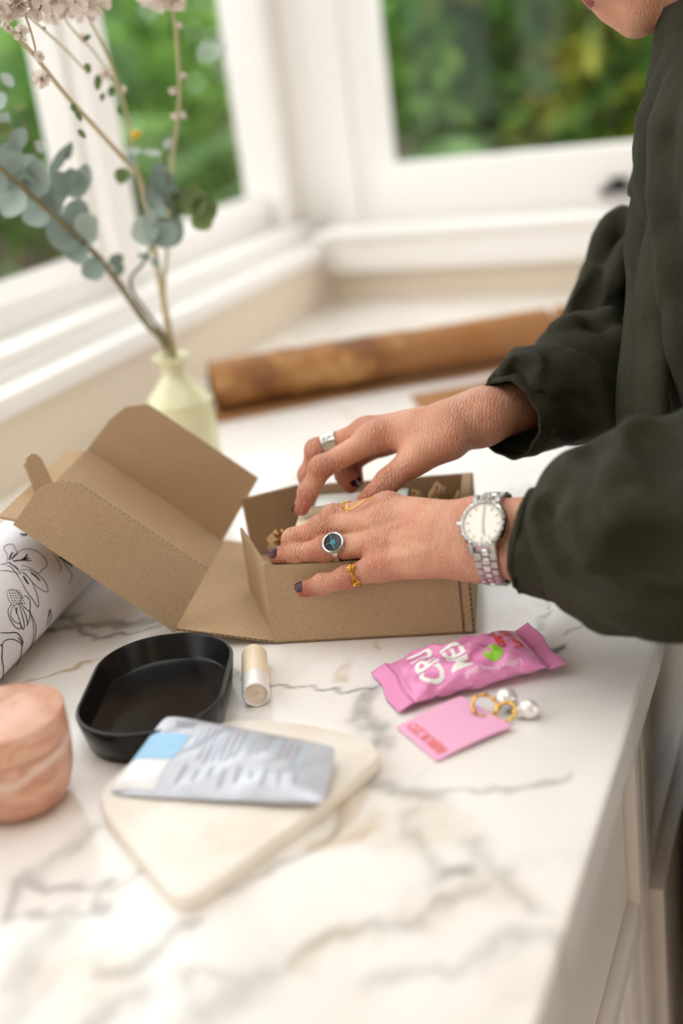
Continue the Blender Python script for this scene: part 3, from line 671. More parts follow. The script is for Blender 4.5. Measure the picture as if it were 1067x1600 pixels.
tube('side_shoot', spline([at_dist(262, 318, 1.268), at_dist(285, 325, 1.27), at_dist(312, 325, 1.262)], 4), 0.0011, M['eucstem'], e2)
lathe('yellow_bud', [(0, -0.004), (0.005, -0.002), (0.006, 0.002), (0, 0.005)], plain('yellow_bud', (214, 176, 44), 0.6), e2, 10, Matrix.Translation(V(at_dist(213, 211, 1.28))))
# dried flower stems: thin pale stalks with small bud leaves and tufts of papery petals
def tuft(center, r, parent, n=26, seed=0):
    rg = np.random.RandomState(seed); vs = []; fs = []
    for i in range(n):
        d = rg.randn(3); d /= np.linalg.norm(d); _, a, b = frame_of(d); ph = rg.rand()*6.28; s = math.cos(ph)*a+math.sin(ph)*b
        q = len(vs); w_ = r*0.42; c = center
        vs += [c+d*r*0.2-s*w_*0.3, c+d*r*0.2+s*w_*0.3, c+d*r*0.85+s*w_*0.8, c+d*r*(1.0+0.15*rg.rand()), c+d*r*0.85-s*w_*0.8]
        fs.append((q, q+1, q+2, q+3, q+4))
    o = mesh('flower_head', vs, fs, M['petal'], parent)
    lathe('flower_core', [(0, -r*0.35), (r*0.32, 0), (0, r*0.35)], M['petalcore'], o, 7, Matrix.Translation(V(center)))
d1 = empty('dried_flower_stem', rimp - BZ*0.1, 'long dried flower stem arching to the top left with pale pink tufts', 'dried flower')
tube('stalk', spline([rimp-BZ*0.08+np.array([0.006, 0.003, 0]), rimp+np.array([0.002, 0.003, 0.005]), at_dist(243, 400, 1.30), at_dist(222, 290, 1.27), at_dist(205, 262, 1.24), at_dist(150, 200, 1.18), at_dist(100, 145, 1.13), at_dist(50, 82, 1.09), at_dist(0, 33, 1.06), at_dist(-40, 0, 1.04)], 5), list(np.linspace(0.0034, 0.0014, 46)), M['drystem'], d1)
tube('side_stalk', spline([at_dist(54, 88, 1.09), at_dist(55, 75, 1.085), at_dist(47, 45, 1.07), at_dist(36, 15, 1.06)], 4), 0.0010, M['drystem'], d1, 6)
tube('side_stalk', [at_dist(40, 45, 1.07), at_dist(33, 50, 1.07)], 0.0007, M['drystem'], d1, 6)
tube('side_stalk', [at_dist(38, 24, 1.06), at_dist(55, 12, 1.06)], 0.0008, M['drystem'], d1, 6)
for i, (x, y, d, r) in enumerate([(10, 14, 1.05, 26), (28, 2, 1.05, 22), (60, 10, 1.06, 20), (-10, 8, 1.04, 24), (45, -6, 1.05, 20), (34, 52, 1.07, 12), (65, 124, 1.10, 14), (62, 88, 1.085, 8), (13, 44, 1.06, 7), (90, -5, 1.08, 24), (115, 0, 1.1, 22), (75, -14, 1.07, 22), (18, -14, 1.05, 22)]):
    tuft(at_dist(x, y, d), r/FPX*d, d1, 30, i)
for i, (x, y, x1, y1, d) in enumerate([(112, 162, 118, 176, 1.14), (118, 172, 128, 190, 1.145), (122, 202, 134, 216, 1.15), (58, 90, 66, 88, 1.09), (70, 118, 76, 126, 1.10)]):
    pleaf(x, y, x1, y1, d, 9, d1, 'eucgreen', 0.0, 0.3)
d2 = empty('dried_flower_stem', rimp - BZ*0.1, 'fine dried flower stems crossing in front of the window mullion', 'dried flower')
tube('stalk', spline([rimp-BZ*0.08+np.array([-0.004, 0.003, 0]), rimp+np.array([-0.003, 0.003, 0.005]), at_dist(236, 370, 1.31), at_dist(215, 270, 1.30), at_dist(195, 165, 1.27), at_dist(165, 80, 1.23), at_dist(135, 22, 1.2), at_dist(120, -15, 1.18)], 5), list(np.linspace(0.0022, 0.0010, 36)), M['drystem'], d2)
tube('side_stalk', spline([at_dist(190, 150, 1.265), at_dist(150, 85, 1.22), at_dist(115, 48, 1.18), at_dist(90, 12, 1.15)], 4), 0.0010, M['drystem'], d2, 6)
tube('side_stalk', spline([at_dist(135, 112, 1.21), at_dist(105, 80, 1.18), at_dist(70, 48, 1.15), at_dist(40, 22, 1.13)], 4), 0.0010, M['drystem'], d2, 6)
for i, (x, y, d, r) in enumerate([(132, 10, 1.19, 24), (105, 8, 1.16, 22), (150, 0, 1.2, 22), (80, 22, 1.15, 16), (165, 115, 1.25, 11), (130, 60, 1.21, 8), (120, -12, 1.18, 22), (190, 140, 1.27, 7), (95, -8, 1.15, 20)]):
    tuft(at_dist(x, y, d), r/FPX*d, d2, 30, 40+i)
for i, (x, y, x1, y1, d, w_) in enumerate([(136, 98, 138, 116, 1.21, 11), (154, 116, 152, 142, 1.23, 12), (176, 134, 172, 152, 1.25, 11), (185, 165, 188, 182, 1.26, 9), (162, 145, 158, 158, 1.24, 8), (72, 45, 66, 44, 1.15, 6), (130, 64, 142, 54, 1.205, 7)]):
    pleaf(x, y, x1, y1, d, w_, d2, 'eucgreen', 0.0, 0.3)
d3 = empty('dried_flower_stem', rimp - BZ*0.1, 'upright dried flower stem against the second window pane', 'dried flower')
tube('stalk', spline([rimp-BZ*0.08+np.array([0.0, -0.005, 0]), rimp+np.array([0.001, -0.004, 0.005]), at_dist(256, 470, 1.32), at_dist(262, 380, 1.31), at_dist(270, 250, 1.30), at_dist(280, 160, 1.28), at_dist(276, 60, 1.26), at_dist(268, 10, 1.25), at_dist(264, -20, 1.25)], 5), list(np.linspace(0.0022, 0.0014, 41)), M['drystem'], d3)
for i, (x, y, d, r) in enumerate([(250, -6, 1.25, 22), (275, -4, 1.25, 20), (230, -6, 1.24, 16), (272, 182, 1.29, 6), (288, 180, 1.29, 6), (286, 118, 1.27, 5), (270, 142, 1.28, 6), (280, 40, 1.26, 5)]):
    tuft(at_dist(x, y, d), r/FPX*d, d3, 24, 80+i)

# ================================================================== kraft rolls and paper at the back
KA = np.array([-0.777, 1.366, 0.0345]); KB = np.array([-0.386, 1.618, 0.0345]); kd = (KB-KA)/np.linalg.norm(KB-KA); KL = np.linalg.norm(KB-KA); KR = 0.0295
kn = np.cross(kd, BZ)
hr = empty('honeycomb_paper_roll', (KA+KB)/2-BZ*0.03, 'brown honeycomb kraft paper roll lying across the worktop at the back', 'paper roll')
vs = []; fs = []; NS, NK = 72, 40
for i in range(NS+1):
    for k in range(NK):
        a = 2*PI*k/NK; t = i/NS
        r = KR*(1.0 + (0.045*math.sin(9*a+30*t)*math.sin(23*t+3*a) + 0.03*math.sin(55*t+5*a) if t < 0.52 else 0.006*math.sin(12*t+2*a))) + (0.0022 if t < 0.52+0.06*math.sin(a) else 0)
        vs.append(KA + kd*(KL*t) + kn*(r*math.cos(a)) + BZ*(r*math.sin(a)+0.0015))
for i in range(NS):
    for k in range(NK): fs.append((i*NK+k, i*NK+(k+1) % NK, (i+1)*NK+(k+1) % NK, (i+1)*NK+k))
o = mesh('rolled_paper', vs, fs, [M['honey'], M['kraftroll']], hr, True)
for p in o.data.polygons:
    i = p.index//NK; k = p.index % NK
    p.material_index = 0 if i/NS < 0.52+0.06*math.sin(2*PI*k/NK) else 1
Mk = basis(KA, kn, BZ, kd)
for zz, nm in ((0.0, 'core_end'), (KL, 'core_end')):
    lathe(nm, [(0.016, zz-0.004), (0.018, zz-0.004), (0.018, zz+0.004), (0.016, zz+0.004), (0.0155, zz)], M['kraftdark'], hr, 24, Mk)
    lathe('end_spiral', [(0.018, zz+0.001*(1 if zz else -1)), (0.0295, zz+0.0015*(1 if zz else -1))], M['kraftroll'], hr, 32, Mk, 40, False)
def flat_paper(name, pix, label, z=0.0012):
    pts = [on_z(x, y, z) for x, y in pix]; n = len(pts)
    top = [p+BZ*0.0006 for p in pts]
    o = mesh(name, pts+top, [tuple(range(n)), tuple(range(2*n-1, n-1, -1))]+[(i, (i+1) % n, n+(i+1) % n, n+i) for i in range(n)], M['kraftroll'])
    tag(o, label, 'paper'); return o
flat_paper('kraft_paper_strip', [(325, 650), (340, 661), (420, 645), (520, 624), (620, 606), (720, 590), (800, 574), (838, 560), (838, 545), (700, 560), (480, 610), (340, 640)], 'narrow brown paper strip under the front of the honeycomb roll')
flat_paper('kraft_paper_sheet', [(640, 618), (655, 640), (700, 668), (760, 690), (900, 640), (905, 585), (840, 576), (740, 600)], 'brown paper sheet lying under the far sleeve', 0.0010)
sr = empty('small_paper_roll', on_z(868, 495, 0.02), 'small orange-brown paper roll end beside the honeycomb roll, by the sleeve', 'paper roll')
ea = on_z(866, 497, 0.022); eb = ea + np.array([0.22, 0.02, 0.0]); ed = (eb-ea)/np.linalg.norm(eb-ea)
lathe('rolled_paper', [(0.013, 0.0), (0.017, 0.0), (0.0175, 0.2), (0.013, 0.2), (0.0128, 0.001)], M['kraftroll'], sr, 28, basis(ea, np.cross(ed, BZ), BZ, ed), 40, False)

# ================================================================== black tray
tc = np.array([-0.447, 0.640, 0.0]); tl = np.array([-0.34, 0.94, 0.0]); tl /= np.linalg.norm(tl); tw = np.array([tl[1], -tl[0], 0.0])
def stadium(hl, hw, r, n=14):
    out = []
    for cx, cy, a0 in ((hl-r, hw-r, 0), (-(hl-r), hw-r, PI/2), (-(hl-r), -(hw-r), PI), (hl-r, -(hw-r), 3*PI/2)):
        for k in range(n+1):
            a = a0 + PI/2*k/n; out.append((cx+r*math.cos(a), cy+r*math.sin(a)))
    return out
tray = empty('oval_tray', tc, 'black oval ceramic tray with a raised rim on the marble', 'tray')
rings = [(0.064, 0.044, 0.040, 0.0), (0.0675, 0.0475, 0.043, 0.002), (0.0735, 0.0515, 0.0475, 0.0245), (0.0728, 0.0508, 0.0468, 0.0262), (0.0712, 0.0492, 0.0452, 0.0264), (0.0700, 0.0480, 0.0440, 0.0250), (0.0680, 0.0460, 0.0420, 0.0085), (0.0655, 0.0435, 0.0395, 0.0060), (0.05, 0.030, 0.028, 0.0055), (0.01, 0.006, 0.005, 0.0055)]
vs = []; fs = []
for hl, hw, r, z in rings:
    for a, b in stadium(hl, hw, r): vs.append(tc + tl*a + tw*b + BZ*z)
n = len(stadium(1, 1, 0.1))
for i in range(len(rings)-1):
    for k in range(n): fs.append((i*n+k, i*n+(k+1) % n, (i+1)*n+(k+1) % n, (i+1)*n+k))
fs.append(tuple(reversed(range(n)))); fs.append(tuple((len(rings)-1)*n+k for k in range(n)))
bq = mesh('tray_dish', vs, fs, M['black'], tray, True, 50)

# ================================================================== stone pot
pc = np.array([-0.4835, 0.522, 0.0])
pot = empty('stone_jar', pc, 'round peach marble jar with a flat lid at the left edge', 'jar')
Mp = Matrix.Translation(V(pc))
lathe('jar_body', [(0.0, 0.0), (0.022, 0.0), (0.027, 0.0025), (0.0325, 0.010), (0.0365, 0.022), (0.0382, 0.036), (0.0385, 0.0445), (0.0375, 0.0455), (0.030, 0.0455)], M['pot'], pot, 56, Mp, 30)
lathe('jar_lid', [(0.030, 0.0462), (0.0378, 0.0462), (0.0386, 0.047), (0.0386, 0.0636), (0.0382, 0.0646), (0.0374, 0.065), (0.0, 0.065)], M['pot'], pot, 56, Mp, 30)

# ================================================================== lip balm tube
ba = on_z(400, 1086, 0.0098); bb = on_z(397, 1020, 0.0098); bd_ = (bb-ba)/np.linalg.norm(bb-ba); bb = ba + bd_*0.064
lb = empty('lip_balm', (ba+bb)/2-BZ*0.0098, 'cream lip balm tube with a frosted base lying by the tray', 'lip balm')
Mb = basis(ba, np.cross(bd_, BZ), BZ, bd_)
lathe('cap', [(0.0093, 0.022), (0.0098, 0.0225), (0.0098, 0.060), (0.0088, 0.0632), (0.006, 0.064), (0, 0.064)], M['cream'], lb, 36, Mb, 40)
lathe('base', [(0.0075, 0.0015), (0.0088, 0.0), (0.0096, 0.0008), (0.0098, 0.002), (0.0098, 0.0215), (0.009, 0.022)], M['frost'], lb, 36, Mb, 40, False)
lathe('dial', [(0.0, 0.0025), (0.0060, 0.0022), (0.0072, 0.0010), (0.0076, 0.002)], M['balm'], lb, 30, Mb, 60)
tv, tf = text_mesh('LIP', 0.0042)
mesh('embossed_letters', [Mb @ Vector((x*0.9+0.0, y, 0.0018)) for x, y in tv], tf, M['greyink'] if False else plain('peach_emboss', (206, 176, 154), 0.5), lb)

# ================================================================== stone slab and foil pouch
slc = [on_z(x, y, 0.011) for x, y in ((142, 1242), (262, 1396), (305, 1402), (596, 1182), (580, 1152), (470, 1128), (372, 1122), (250, 1152))]
def slab(name, pts, h, label):
    n0 = len(pts); P = []
    for i in range(n0):
        a, b = pts[i], pts[(i+1) % n0]
        for k in range(6):
            t = k/6; q = a*(1-t)+b*t; q = q + 0.0012*np.array([math.sin(31*t+i*3), math.cos(23*t+i*5), 0]); P.append(q)
    for _ in range(2): P = [(P[i-1]+2*P[i]+P[(i+1) % len(P)])/4 for i in range(len(P))]
    n = len(P); c = sum(P)/n; vs = []
    for z, k in ((0.0, 0.985), (0.002, 1.0), (h-0.003, 1.0), (h-0.0007, 0.992), (h, 0.975)):
        for p in P: q = c+(p-c)*k; q = np.array([q[0], q[1], z]); vs.append(q)
    fs = [(i*n+k, i*n+(k+1) % n, (i+1)*n+(k+1) % n, (i+1)*n+k) for i in range(4) for k in range(n)]
    fs += [tuple(reversed(range(n))), tuple(4*n+k for k in range(n))]
    o = mesh(name, vs, fs, M['slab'], None, True, 35); tag(o, label, 'stone slab'); return o
slab('stone_slab', slc, 0.011, 'cream stone slab with rough edges under the foil pouch')
q00 = on_z(166, 1242, 0.0120); q10 = on_z(506, 1257, 0.0165); q11 = on_z(526, 1166, 0.023); q01 = on_z(260, 1116, 0.0290)
pouch = empty('foil_pouch', (q00+q11)/2-BZ*0.004, 'silver foil pouch with a pale blue label resting on the stone slab and tray', 'pouch')
def pouch_pt(s, t, off=0.0):
    p = q00*(1-s)*(1-t)+q10*s*(1-t)+q11*s*t+q01*(1-s)*t
    b = max(0, (1-(2*s-1)**4))*max(0, (1-(2*t-1)**4))
    h = 0.0055*b + 0.0016*math.sin(9*s+4*t)*b + 0.0009*math.sin(23*s-11*t)*b
    return p + BZ*(h+off)
def round_corner(s, t, r=0.05):
    return s, t
NSX, NTY = 44, 24; vs = []; fs = []
def sq(s, t):  # pull the four corners in a little
    k = 0.018*(abs(2*s-1)**8)*(abs(2*t-1)**8); return s+(0.5-s)*2*k, t+(0.5-t)*4*k
for lay in (0, 1):
    for i in range(NSX+1):
        for j in range(NTY+1):
            s, t = sq(i/NSX, j/NTY); p = pouch_pt(s, t)
            if lay: p = p - BZ*(0.0004+0.6*(p[2]-(q00*(1-s)*(1-t)+q10*s*(1-t)+q11*s*t+q01*(1-s)*t)[2]))
            vs.append(p)
G = lambda l, i, j: l*(NSX+1)*(NTY+1)+i*(NTY+1)+j
for i in range(NSX):
    for j in range(NTY):
        fs.append((G(0, i, j), G(0, i+1, j), G(0, i+1, j+1), G(0, i, j+1))); fs.append((G(1, i, j), G(1, i, j+1), G(1, i+1, j+1), G(1, i+1, j)))
for i in range(NSX): fs += [(G(0, i, 0), G(1, i, 0), G(1, i+1, 0), G(0, i+1, 0)), (G(0, i, NTY), G(0, i+1, NTY), G(1, i+1, NTY), G(1, i, NTY))]
for j in range(NTY): fs += [(G(0, 0, j), G(0, 0, j+1), G(1, 0, j+1), G(1, 0, j)), (G(0, NSX, j), G(1, NSX, j), G(1, NSX, j+1), G(0, NSX, j+1))]
mesh('pouch_body', vs, fs, M['foil'], pouch, True, 60)
def pouch_patch(name, s0, s1, t0, t1, mat, n=8, off=0.0003):
    vs = [pouch_pt(s0+(s1-s0)*i/n, t0+(t1-t0)*j/n, off) for i in range(n+1) for j in range(n+1)]
    return mesh(name, vs, [(i*(n+1)+j, (i+1)*(n+1)+j, (i+1)*(n+1)+j+1, i*(n+1)+j+1) for i in range(n) for j in range(n)], mat, pouch, True)
pouch_patch('blue_label', 0.004, 0.225, 0.40, 0.74, M['bluelabel'])
pouch_patch('clear_end', 0.004, 0.22, 0.05, 0.39, plain('pale_foil', (232, 230, 228), 0.35, 0.2))
M['pouchink'] = plain('soft_grey_print', (158, 164, 178), 0.5); M['pouchblue'] = plain('soft_blue_print', (180, 206, 226), 0.5)
for k, tt in enumerate((0.90, 0.84)): pouch_patch('printed_line', 0.09+0.02*k, 0.22, tt, tt+0.03, M['pouchink'], 4, 0.0004)
for k in range(17):
    s0 = 0.27+0.036*k; t1 = 0.88; t0 = t1-0.28-0.2*random.random()
    pouch_patch('printed_line', s0, s0+0.009, t0, t1, M['pouchink'] if k % 4 else M['pouchblue'], 5, 0.0004)
for k in range(9): pouch_patch('printed_line', 0.30+0.068*k, 0.312+0.068*k, 0.12+0.05*(k % 3), 0.36-0.04*(k % 2), M['pouchink'], 4, 0.0004)

# ================================================================== pink snack pack
sc_ = np.array([-0.246, 0.7245, 0.0]); sa = np.array([0.815, 0.58, 0.0]); sa /= np.linalg.norm(sa); sb = np.array([-sa[1], sa[0], 0])
snack = empty('snack_pack', sc_, 'glossy pink pillow-wrapped snack bar with crimped ends in front of the box', 'snack pack')
SL, SWd = 0.061, 0.0315
def snack_pt(s, t, top=True, off=0.0):
    """s in -1..1 along the pack, t in -1..1 across"""
    L = 0.79; e = max(0.0, 1-(abs(s)/L)**3.2) if abs(s) < L else 0.0
    wd = SWd*(1-0.10*e**0.6)
    h = 0.0125*(e**0.55)*max(0, 1-abs(t)**3.0)**0.55
    h += 0.0013*math.sin(7*t+11*s+1)*e + 0.0009*math.sin(19*s-9*t)*e - 0.0022*e*math.exp(-((t+0.75-1.1*(s+0.35))/0.12)**2)*(s > -0.6) + 0.0018*e*math.exp(-((t+0.5+1.3*(s-0.55))/0.10)**2)
    if abs(s) >= L: h += 0.0007*math.sin(t*62)
    mid = 0.0085 + (0.0025*s if abs(s) < L else 0) + 0.004*(1 if s > L else 0)*(s-L)/(1-L)*(1+t*0.5) - 0.0065*(1 if s < -L else 0)*(-s-L)/(1-L)*0.9
    z = mid + h if top else max(0.0004, mid - h*0.66 - 0.0002)
    x = s*SL + 0.0012*math.sin(5*t)*(abs(s) > L)
    return sc_ + sa*x + sb*(t*wd) + BZ*(z+off)
NSX, NTY = 76, 60; vs = []; fs = []
for lay in (True, False):
    for i in range(NSX+1):
        for j in range(NTY+1): vs.append(snack_pt(2*i/NSX-1, 2*j/NTY-1, lay))
for i in range(NSX):
    for j in range(NTY):
        fs.append((G(0, i, j), G(0, i+1, j), G(0, i+1, j+1), G(0, i, j+1))); fs.append((G(1, i, j), G(1, i, j+1), G(1, i+1, j+1), G(1, i+1, j)))
for i in range(NSX): fs += [(G(0, i, 0), G(1, i, 0), G(1, i+1, 0), G(0, i+1, 0)), (G(0, i, NTY), G(0, i+1, NTY), G(1, i+1, NTY), G(1, i, NTY))]
for j in range(NTY): fs += [(G(0, 0, j), G(0, 0, j+1), G(1, 0, j+1), G(1, 0, j)), (G(0, NSX, j), G(1, NSX, j), G(1, NSX, j+1), G(0, NSX, j+1))]
mesh('wrapper', vs, fs, M['pink'], snack, True)
def snack_text(s, size, cs, ct, mode, mat, bold=0.0, sx=1.0):
    tv, tf = text_mesh(s, size, bold); out = []
    for x, y in tv:
        x *= sx
        if mode == 'across': ss, tt = cs - y/SL, ct + x/SWd      # reads across the pack
        else: ss, tt = cs - x/SL, ct - y/SWd                     # reads back along it
        out.append(snack_pt(max(-0.98, min(0.98, ss)), max(-0.97, min(0.97, tt)), True, 0.0004))
    mesh('lettering', out, tf, mat, snack)
snack_text('CRU.', 0.0235, -0.47, -0.02, 'across', M['white_ink'], 0.0006, 1.0)
snack_text('MELL', 0.0215, -0.12, 0.05, 'across', M['white_ink'], 0.0006, 1.02)
snack_text('Raspberry', 0.0100, 0.43, 0.38, 'across', M['red_ink'], 0.00025, 1.0)
snack_text('Love With', 0.0100, 0.61, 0.34, 'across', M['red_ink'], 0.00025, 1.0)
snack_text('hand crafted', 0.0032, 0.06, 0.25, 'across', M['pale_ink'])
snack_text('Lofting Sweet Wall', 0.0054, 0.20, -0.86, 'back', M['pale_ink'], 0.0001)
bv = []; bf = []
for k in range(48):
    a = 2*PI*k/48; r = 0.0068*(1+0.07*(k % 2)); bv.append(snack_pt(0.27+r*math.cos(a)/SL, -0.46+r*math.sin(a)/SWd, True, 0.0005))
bv.append(snack_pt(0.27, -0.46, True, 0.0007)); mesh('green_badge', bv, [(k, (k+1) % 48, 48) for k in range(48)], M['green_ink'], snack)
for k in range(3): snack_text('plant', 0.0026, 0.225+0.045*k, -0.46, 'across', M['pale_ink'])

# ================================================================== pink earring card, two pearl earrings
ck = [on_z(619, 1136, 0.002), on_z(682, 1189, 0.0015), on_z(801, 1134, 0.004), on_z(720, 1087, 0.006)]
cn = np.cross(ck[1]-ck[0], ck[3]-ck[0]); cn /= np.linalg.norm(cn)
card = empty('earring_card', sum(ck)/4-BZ*0.003, 'square pink card with red lettering holding gold hoop earrings', 'card')
NC = 6; vs = []; fs = []
for lay in (0, 1):
    for i in range(NC+1):
        for j in range(NC+1):
            s, t = i/NC, j/NC; p = ck[0]*(1-s)*(1-t)+ck[1]*s*(1-t)+ck[2]*s*t+ck[3]*(1-s)*t; vs.append(p + cn*(0.0012*math.sin(PI*t)) - cn*0.0005*lay)
q_ = lambda l, i, j: l*(NC+1)**2+i*(NC+1)+j
for i in range(NC):
    for j in range(NC): fs += [(q_(0, i, j), q_(0, i+1, j), q_(0, i+1, j+1), q_(0, i, j+1)), (q_(1, i, j), q_(1, i, j+1), q_(1, i+1, j+1), q_(1, i+1, j))]
    fs += [(q_(0, i, 0), q_(1, i, 0), q_(1, i+1, 0), q_(0, i+1, 0)), (q_(0, i, NC), q_(0, i+1, NC), q_(1, i+1, NC), q_(1, i, NC)), (q_(0, 0, i), q_(0, 0, i+1), q_(1, 0, i+1), q_(1, 0, i)), (q_(0, NC, i), q_(1, NC, i), q_(1, NC, i+1), q_(0, NC, i+1))]
mesh('card_board', vs, fs, M['card'], card, True, 40)
ax_ = (ck[0]-ck[1])/np.linalg.norm(ck[0]-ck[1]); ay_ = (ck[0]-ck[3]); ay_ -= ax_*np.dot(ay_, ax_); ay_ /= np.linalg.norm(ay_)
tv, tf = text_mesh('RIBULZO', 0.0105, 0.0003); cc = (ck[0]+ck[1])/2 - ay_*0.0085
# the card lies upside down to us: the word reads from the near corner to the far one
mesh('card_lettering', [cc + ax_*x*0.98 + (np.cross(cn, ax_))*y*0.95 + cn*0.0009 for x, y in tv], tf, M['cardink'], card)
def hoop(c, n, r, thick, parent, arc=1.0, a0=0.0):
    _, a, b = frame_of(n); pts = [c + r*(math.cos(a0+2*PI*arc*k/28)*a + math.sin(a0+2*PI*arc*k/28)*b) for k in range(29)]
    tube('gold_hoop', pts, [thick*(0.9+0.35*math.sin(k*1.7)) for k in range(29)], M['gold'], parent, 10)
def ball(name, c, r, mat, parent, sq=(1, 1, 1)):
    bm = bmesh.new(); bmesh.ops.create_uvsphere(bm, u_segments=20, v_segments=14, radius=r)
    for q in bm.verts: q.co = Vector((q.co.x*sq[0], q.co.y*sq[1], q.co.z*sq[2])) + V(c)
    return from_bm(name, bm, mat, parent, True)
h1 = on_z(757, 1106, 0.007)
er = empty('pearl_earring', on_z(775, 1108, 0), 'gold hoop earring with a round pearl drop beside the snack pack', 'earring', 'earrings on the card')
hoop(h1+BZ*0.0015, np.array([0.35, -0.45, 0.8]), 0.0082, 0.0013, er)
ball('pearl', on_z(791, 1092, 0.0085), 0.0078, M['pearl'], er); ball('pearl_cap', on_z(784, 1098, 0.006), 0.0022, M['gold'], er)
er = empty('pearl_earring', on_z(800, 1118, 0), 'gold hoop earring with a lumpy baroque pearl drop at the card corner', 'earring', 'earrings on the card')
hoop(on_z(790, 1112, 0.006), np.array([-0.2, -0.6, 0.75]), 0.0068, 0.0012, er)
ball('pearl', on_z(826, 1108, 0.0068), 0.0066, M['pearl'], er, (1.05, 0.85, 1.0)); ball('pearl_lobe', on_z(811, 1112, 0.0045), 0.0044, M['pearl'], er); ball('pearl_cap', on_z(803, 1113, 0.004), 0.002, M['gold'], er)
#@@PERSON@@
# ================================================================== implicit surfaces for body and clothing
def surface_nets(D, lo, h):
    """D: field on a grid (negative inside) -> vertices, quads"""
    s = D < 0; nx, ny, nz = D.shape
    c = np.zeros((nx-1, ny-1, nz-1), np.uint8)
    for i in (0, 1):
        for j in (0, 1):
            for k in (0, 1): c += s[i:nx-1+i, j:ny-1+j, k:nz-1+k]
    act = (c > 0) & (c < 8); I, J, K = np.nonzero(act); n = len(I)
    vid = -np.ones(act.shape, np.int64); vid[I, J, K] = np.arange(n)
    acc = np.zeros((n, 3)); cnt = np.zeros(n)
    corners = [(i, j, k) for i in (0, 1) for j in (0, 1) for k in (0, 1)]
    val = {q: D[I+q[0], J+q[1], K+q[2]].astype(float) for q in corners}
    for a in corners:
        for ax in range(3):
            if a[ax] == 1: continue
            b = list(a); b[ax] = 1; b = tuple(b); va, vb = val[a], val[b]
            x = (va < 0) != (vb < 0); t = np.where(x, va/np.where(x, va-vb, 1), 0)
            p = np.zeros((n, 3)); p[:] = a; p[:, ax] += t
            acc[x] += p[x]; cnt[x] += 1
    vs = (acc/cnt[:, None] + np.stack([I, J, K], 1))*h + np.asarray(lo)
    fs = []
    for ax in range(3):
        o1, o2 = [(1, 2), (2, 0), (0, 1)][ax]
        sl0 = [slice(1, -1)]*3; sl1 = [slice(1, -1)]*3; sl0[ax] = slice(0, D.shape[ax]-1); sl1[ax] = slice(1, D.shape[ax])
        a = s[tuple(sl0)]; b = s[tuple(sl1)]; q = np.nonzero(a != b); q = [np.array(x) for x in q]
        for k in range(3):
            if k != ax: q[k] = q[k]+1
        fl = s[q[0], q[1], q[2]]
        def cell(d1, d2):
            r = [x.copy() for x in q]; r[o1] -= d1; r[o2] -= d2; return vid[r[0], r[1], r[2]]
        A, B, C2, E = cell(1, 1), cell(0, 1), cell(0, 0), cell(1, 0)
        f = np.stack([A, B, C2, E], 1); f[~fl] = f[~fl][:, ::-1]; fs.append(f)
    return vs, np.concatenate(fs)
class Field:
    def __init__(s, lo, hi, h):
        s.lo = np.asarray(lo, float); s.h = h; s.n = np.ceil((np.asarray(hi)-s.lo)/h).astype(int)+1
        ax = [s.lo[i]+h*np.arange(s.n[i]) for i in range(3)]
        s.X = np.stack(np.meshgrid(*ax, indexing='ij'), -1).astype(np.float32)
    def cone(s, a, b, r1, r2, out=None, pad=0.03):
        """tapered capsule; evaluated only near itself"""
        a = np.asarray(a, np.float32); b = np.asarray(b, np.float32); R = max(r1, r2)+pad
        l = np.maximum(0, np.floor((np.minimum(a, b)-R-s.lo)/s.h).astype(int)); u = np.minimum(s.n, np.ceil((np.maximum(a, b)+R-s.lo)/s.h).astype(int)+1)
        if np.any(u <= l): return None
        sl = tuple(slice(l[i], u[i]) for i in range(3)); P = s.X[sl]; ab = b-a; L = float(ab@ab)+1e-12
        t = np.clip(((P-a)@ab)/L, 0, 1); q = P-a-t[..., None]*ab
        return sl, np.sqrt((q*q).sum(-1)) - (r1+(r2-r1)*t)
    def new(s): return np.full(s.n, 0.05, np.float32)
    def add(s, D, a, b, r1, r2, k=0.0, pad=0.03):
        r = s.cone(a, b, r1, r2, pad=pad)
        if r is None: return D
        sl, d = r; D[sl] = smin(D[sl], d, k); return D
def smin(a, b, k):
    if k <= 0: return np.minimum(a, b)
    h = np.maximum(k-np.abs(a-b), 0)/k; return np.minimum(a, b)-h*h*k*0.25
def smax(a, b, k): return -smin(-a, -b, k)

def arr(*p): return [np.asarray(q, float) for q in p]
# ---- left hand (near): back of the hand towards us, fingers over the box front
LH = dict(
    carp=arr(on_v(726, 820, -0.016), on_v(728, 836, -0.022), on_v(730, 853, -0.025), on_v(732, 870, -0.026)),
    mcp=arr(on_v(607, 794, 0.026), on_v(612, 814, 0.012), on_v(605, 848, 0.001), on_v(596, 884, -0.011)),
    fing=[arr(on_v(522, 807, 0.036), on_v(488, 836, 0.036), on_v(474, 866, 0.033)),
          arr(on_v(506, 824, 0.022), on_v(459, 843, 0.020), on_v(450, 866, 0.016)),
          arr(on_v(508, 858, 0.006), on_v(463, 866, 0.0085), on_v(434, 868, 0.010)),
          arr(on_v(541, 903, -0.0125), on_v(504, 913, -0.0115), on_v(475, 920, -0.010))],
    rad=[(0.0105, 0.0088, 0.0078, 0.0066), (0.0108, 0.0094, 0.0080, 0.0068), (0.0105, 0.0090, 0.0074, 0.0060), (0.0098, 0.0080, 0.0070, 0.0056)],
    thumb=arr(on_v(715, 845, 0.004), on_v(655, 868, 0.022), on_v(600, 880, 0.028), on_v(560, 885, 0.030)),
    wrist=on_v(752, 842, -0.030), elbow=np.array([-0.005, 0.745, 0.105]))
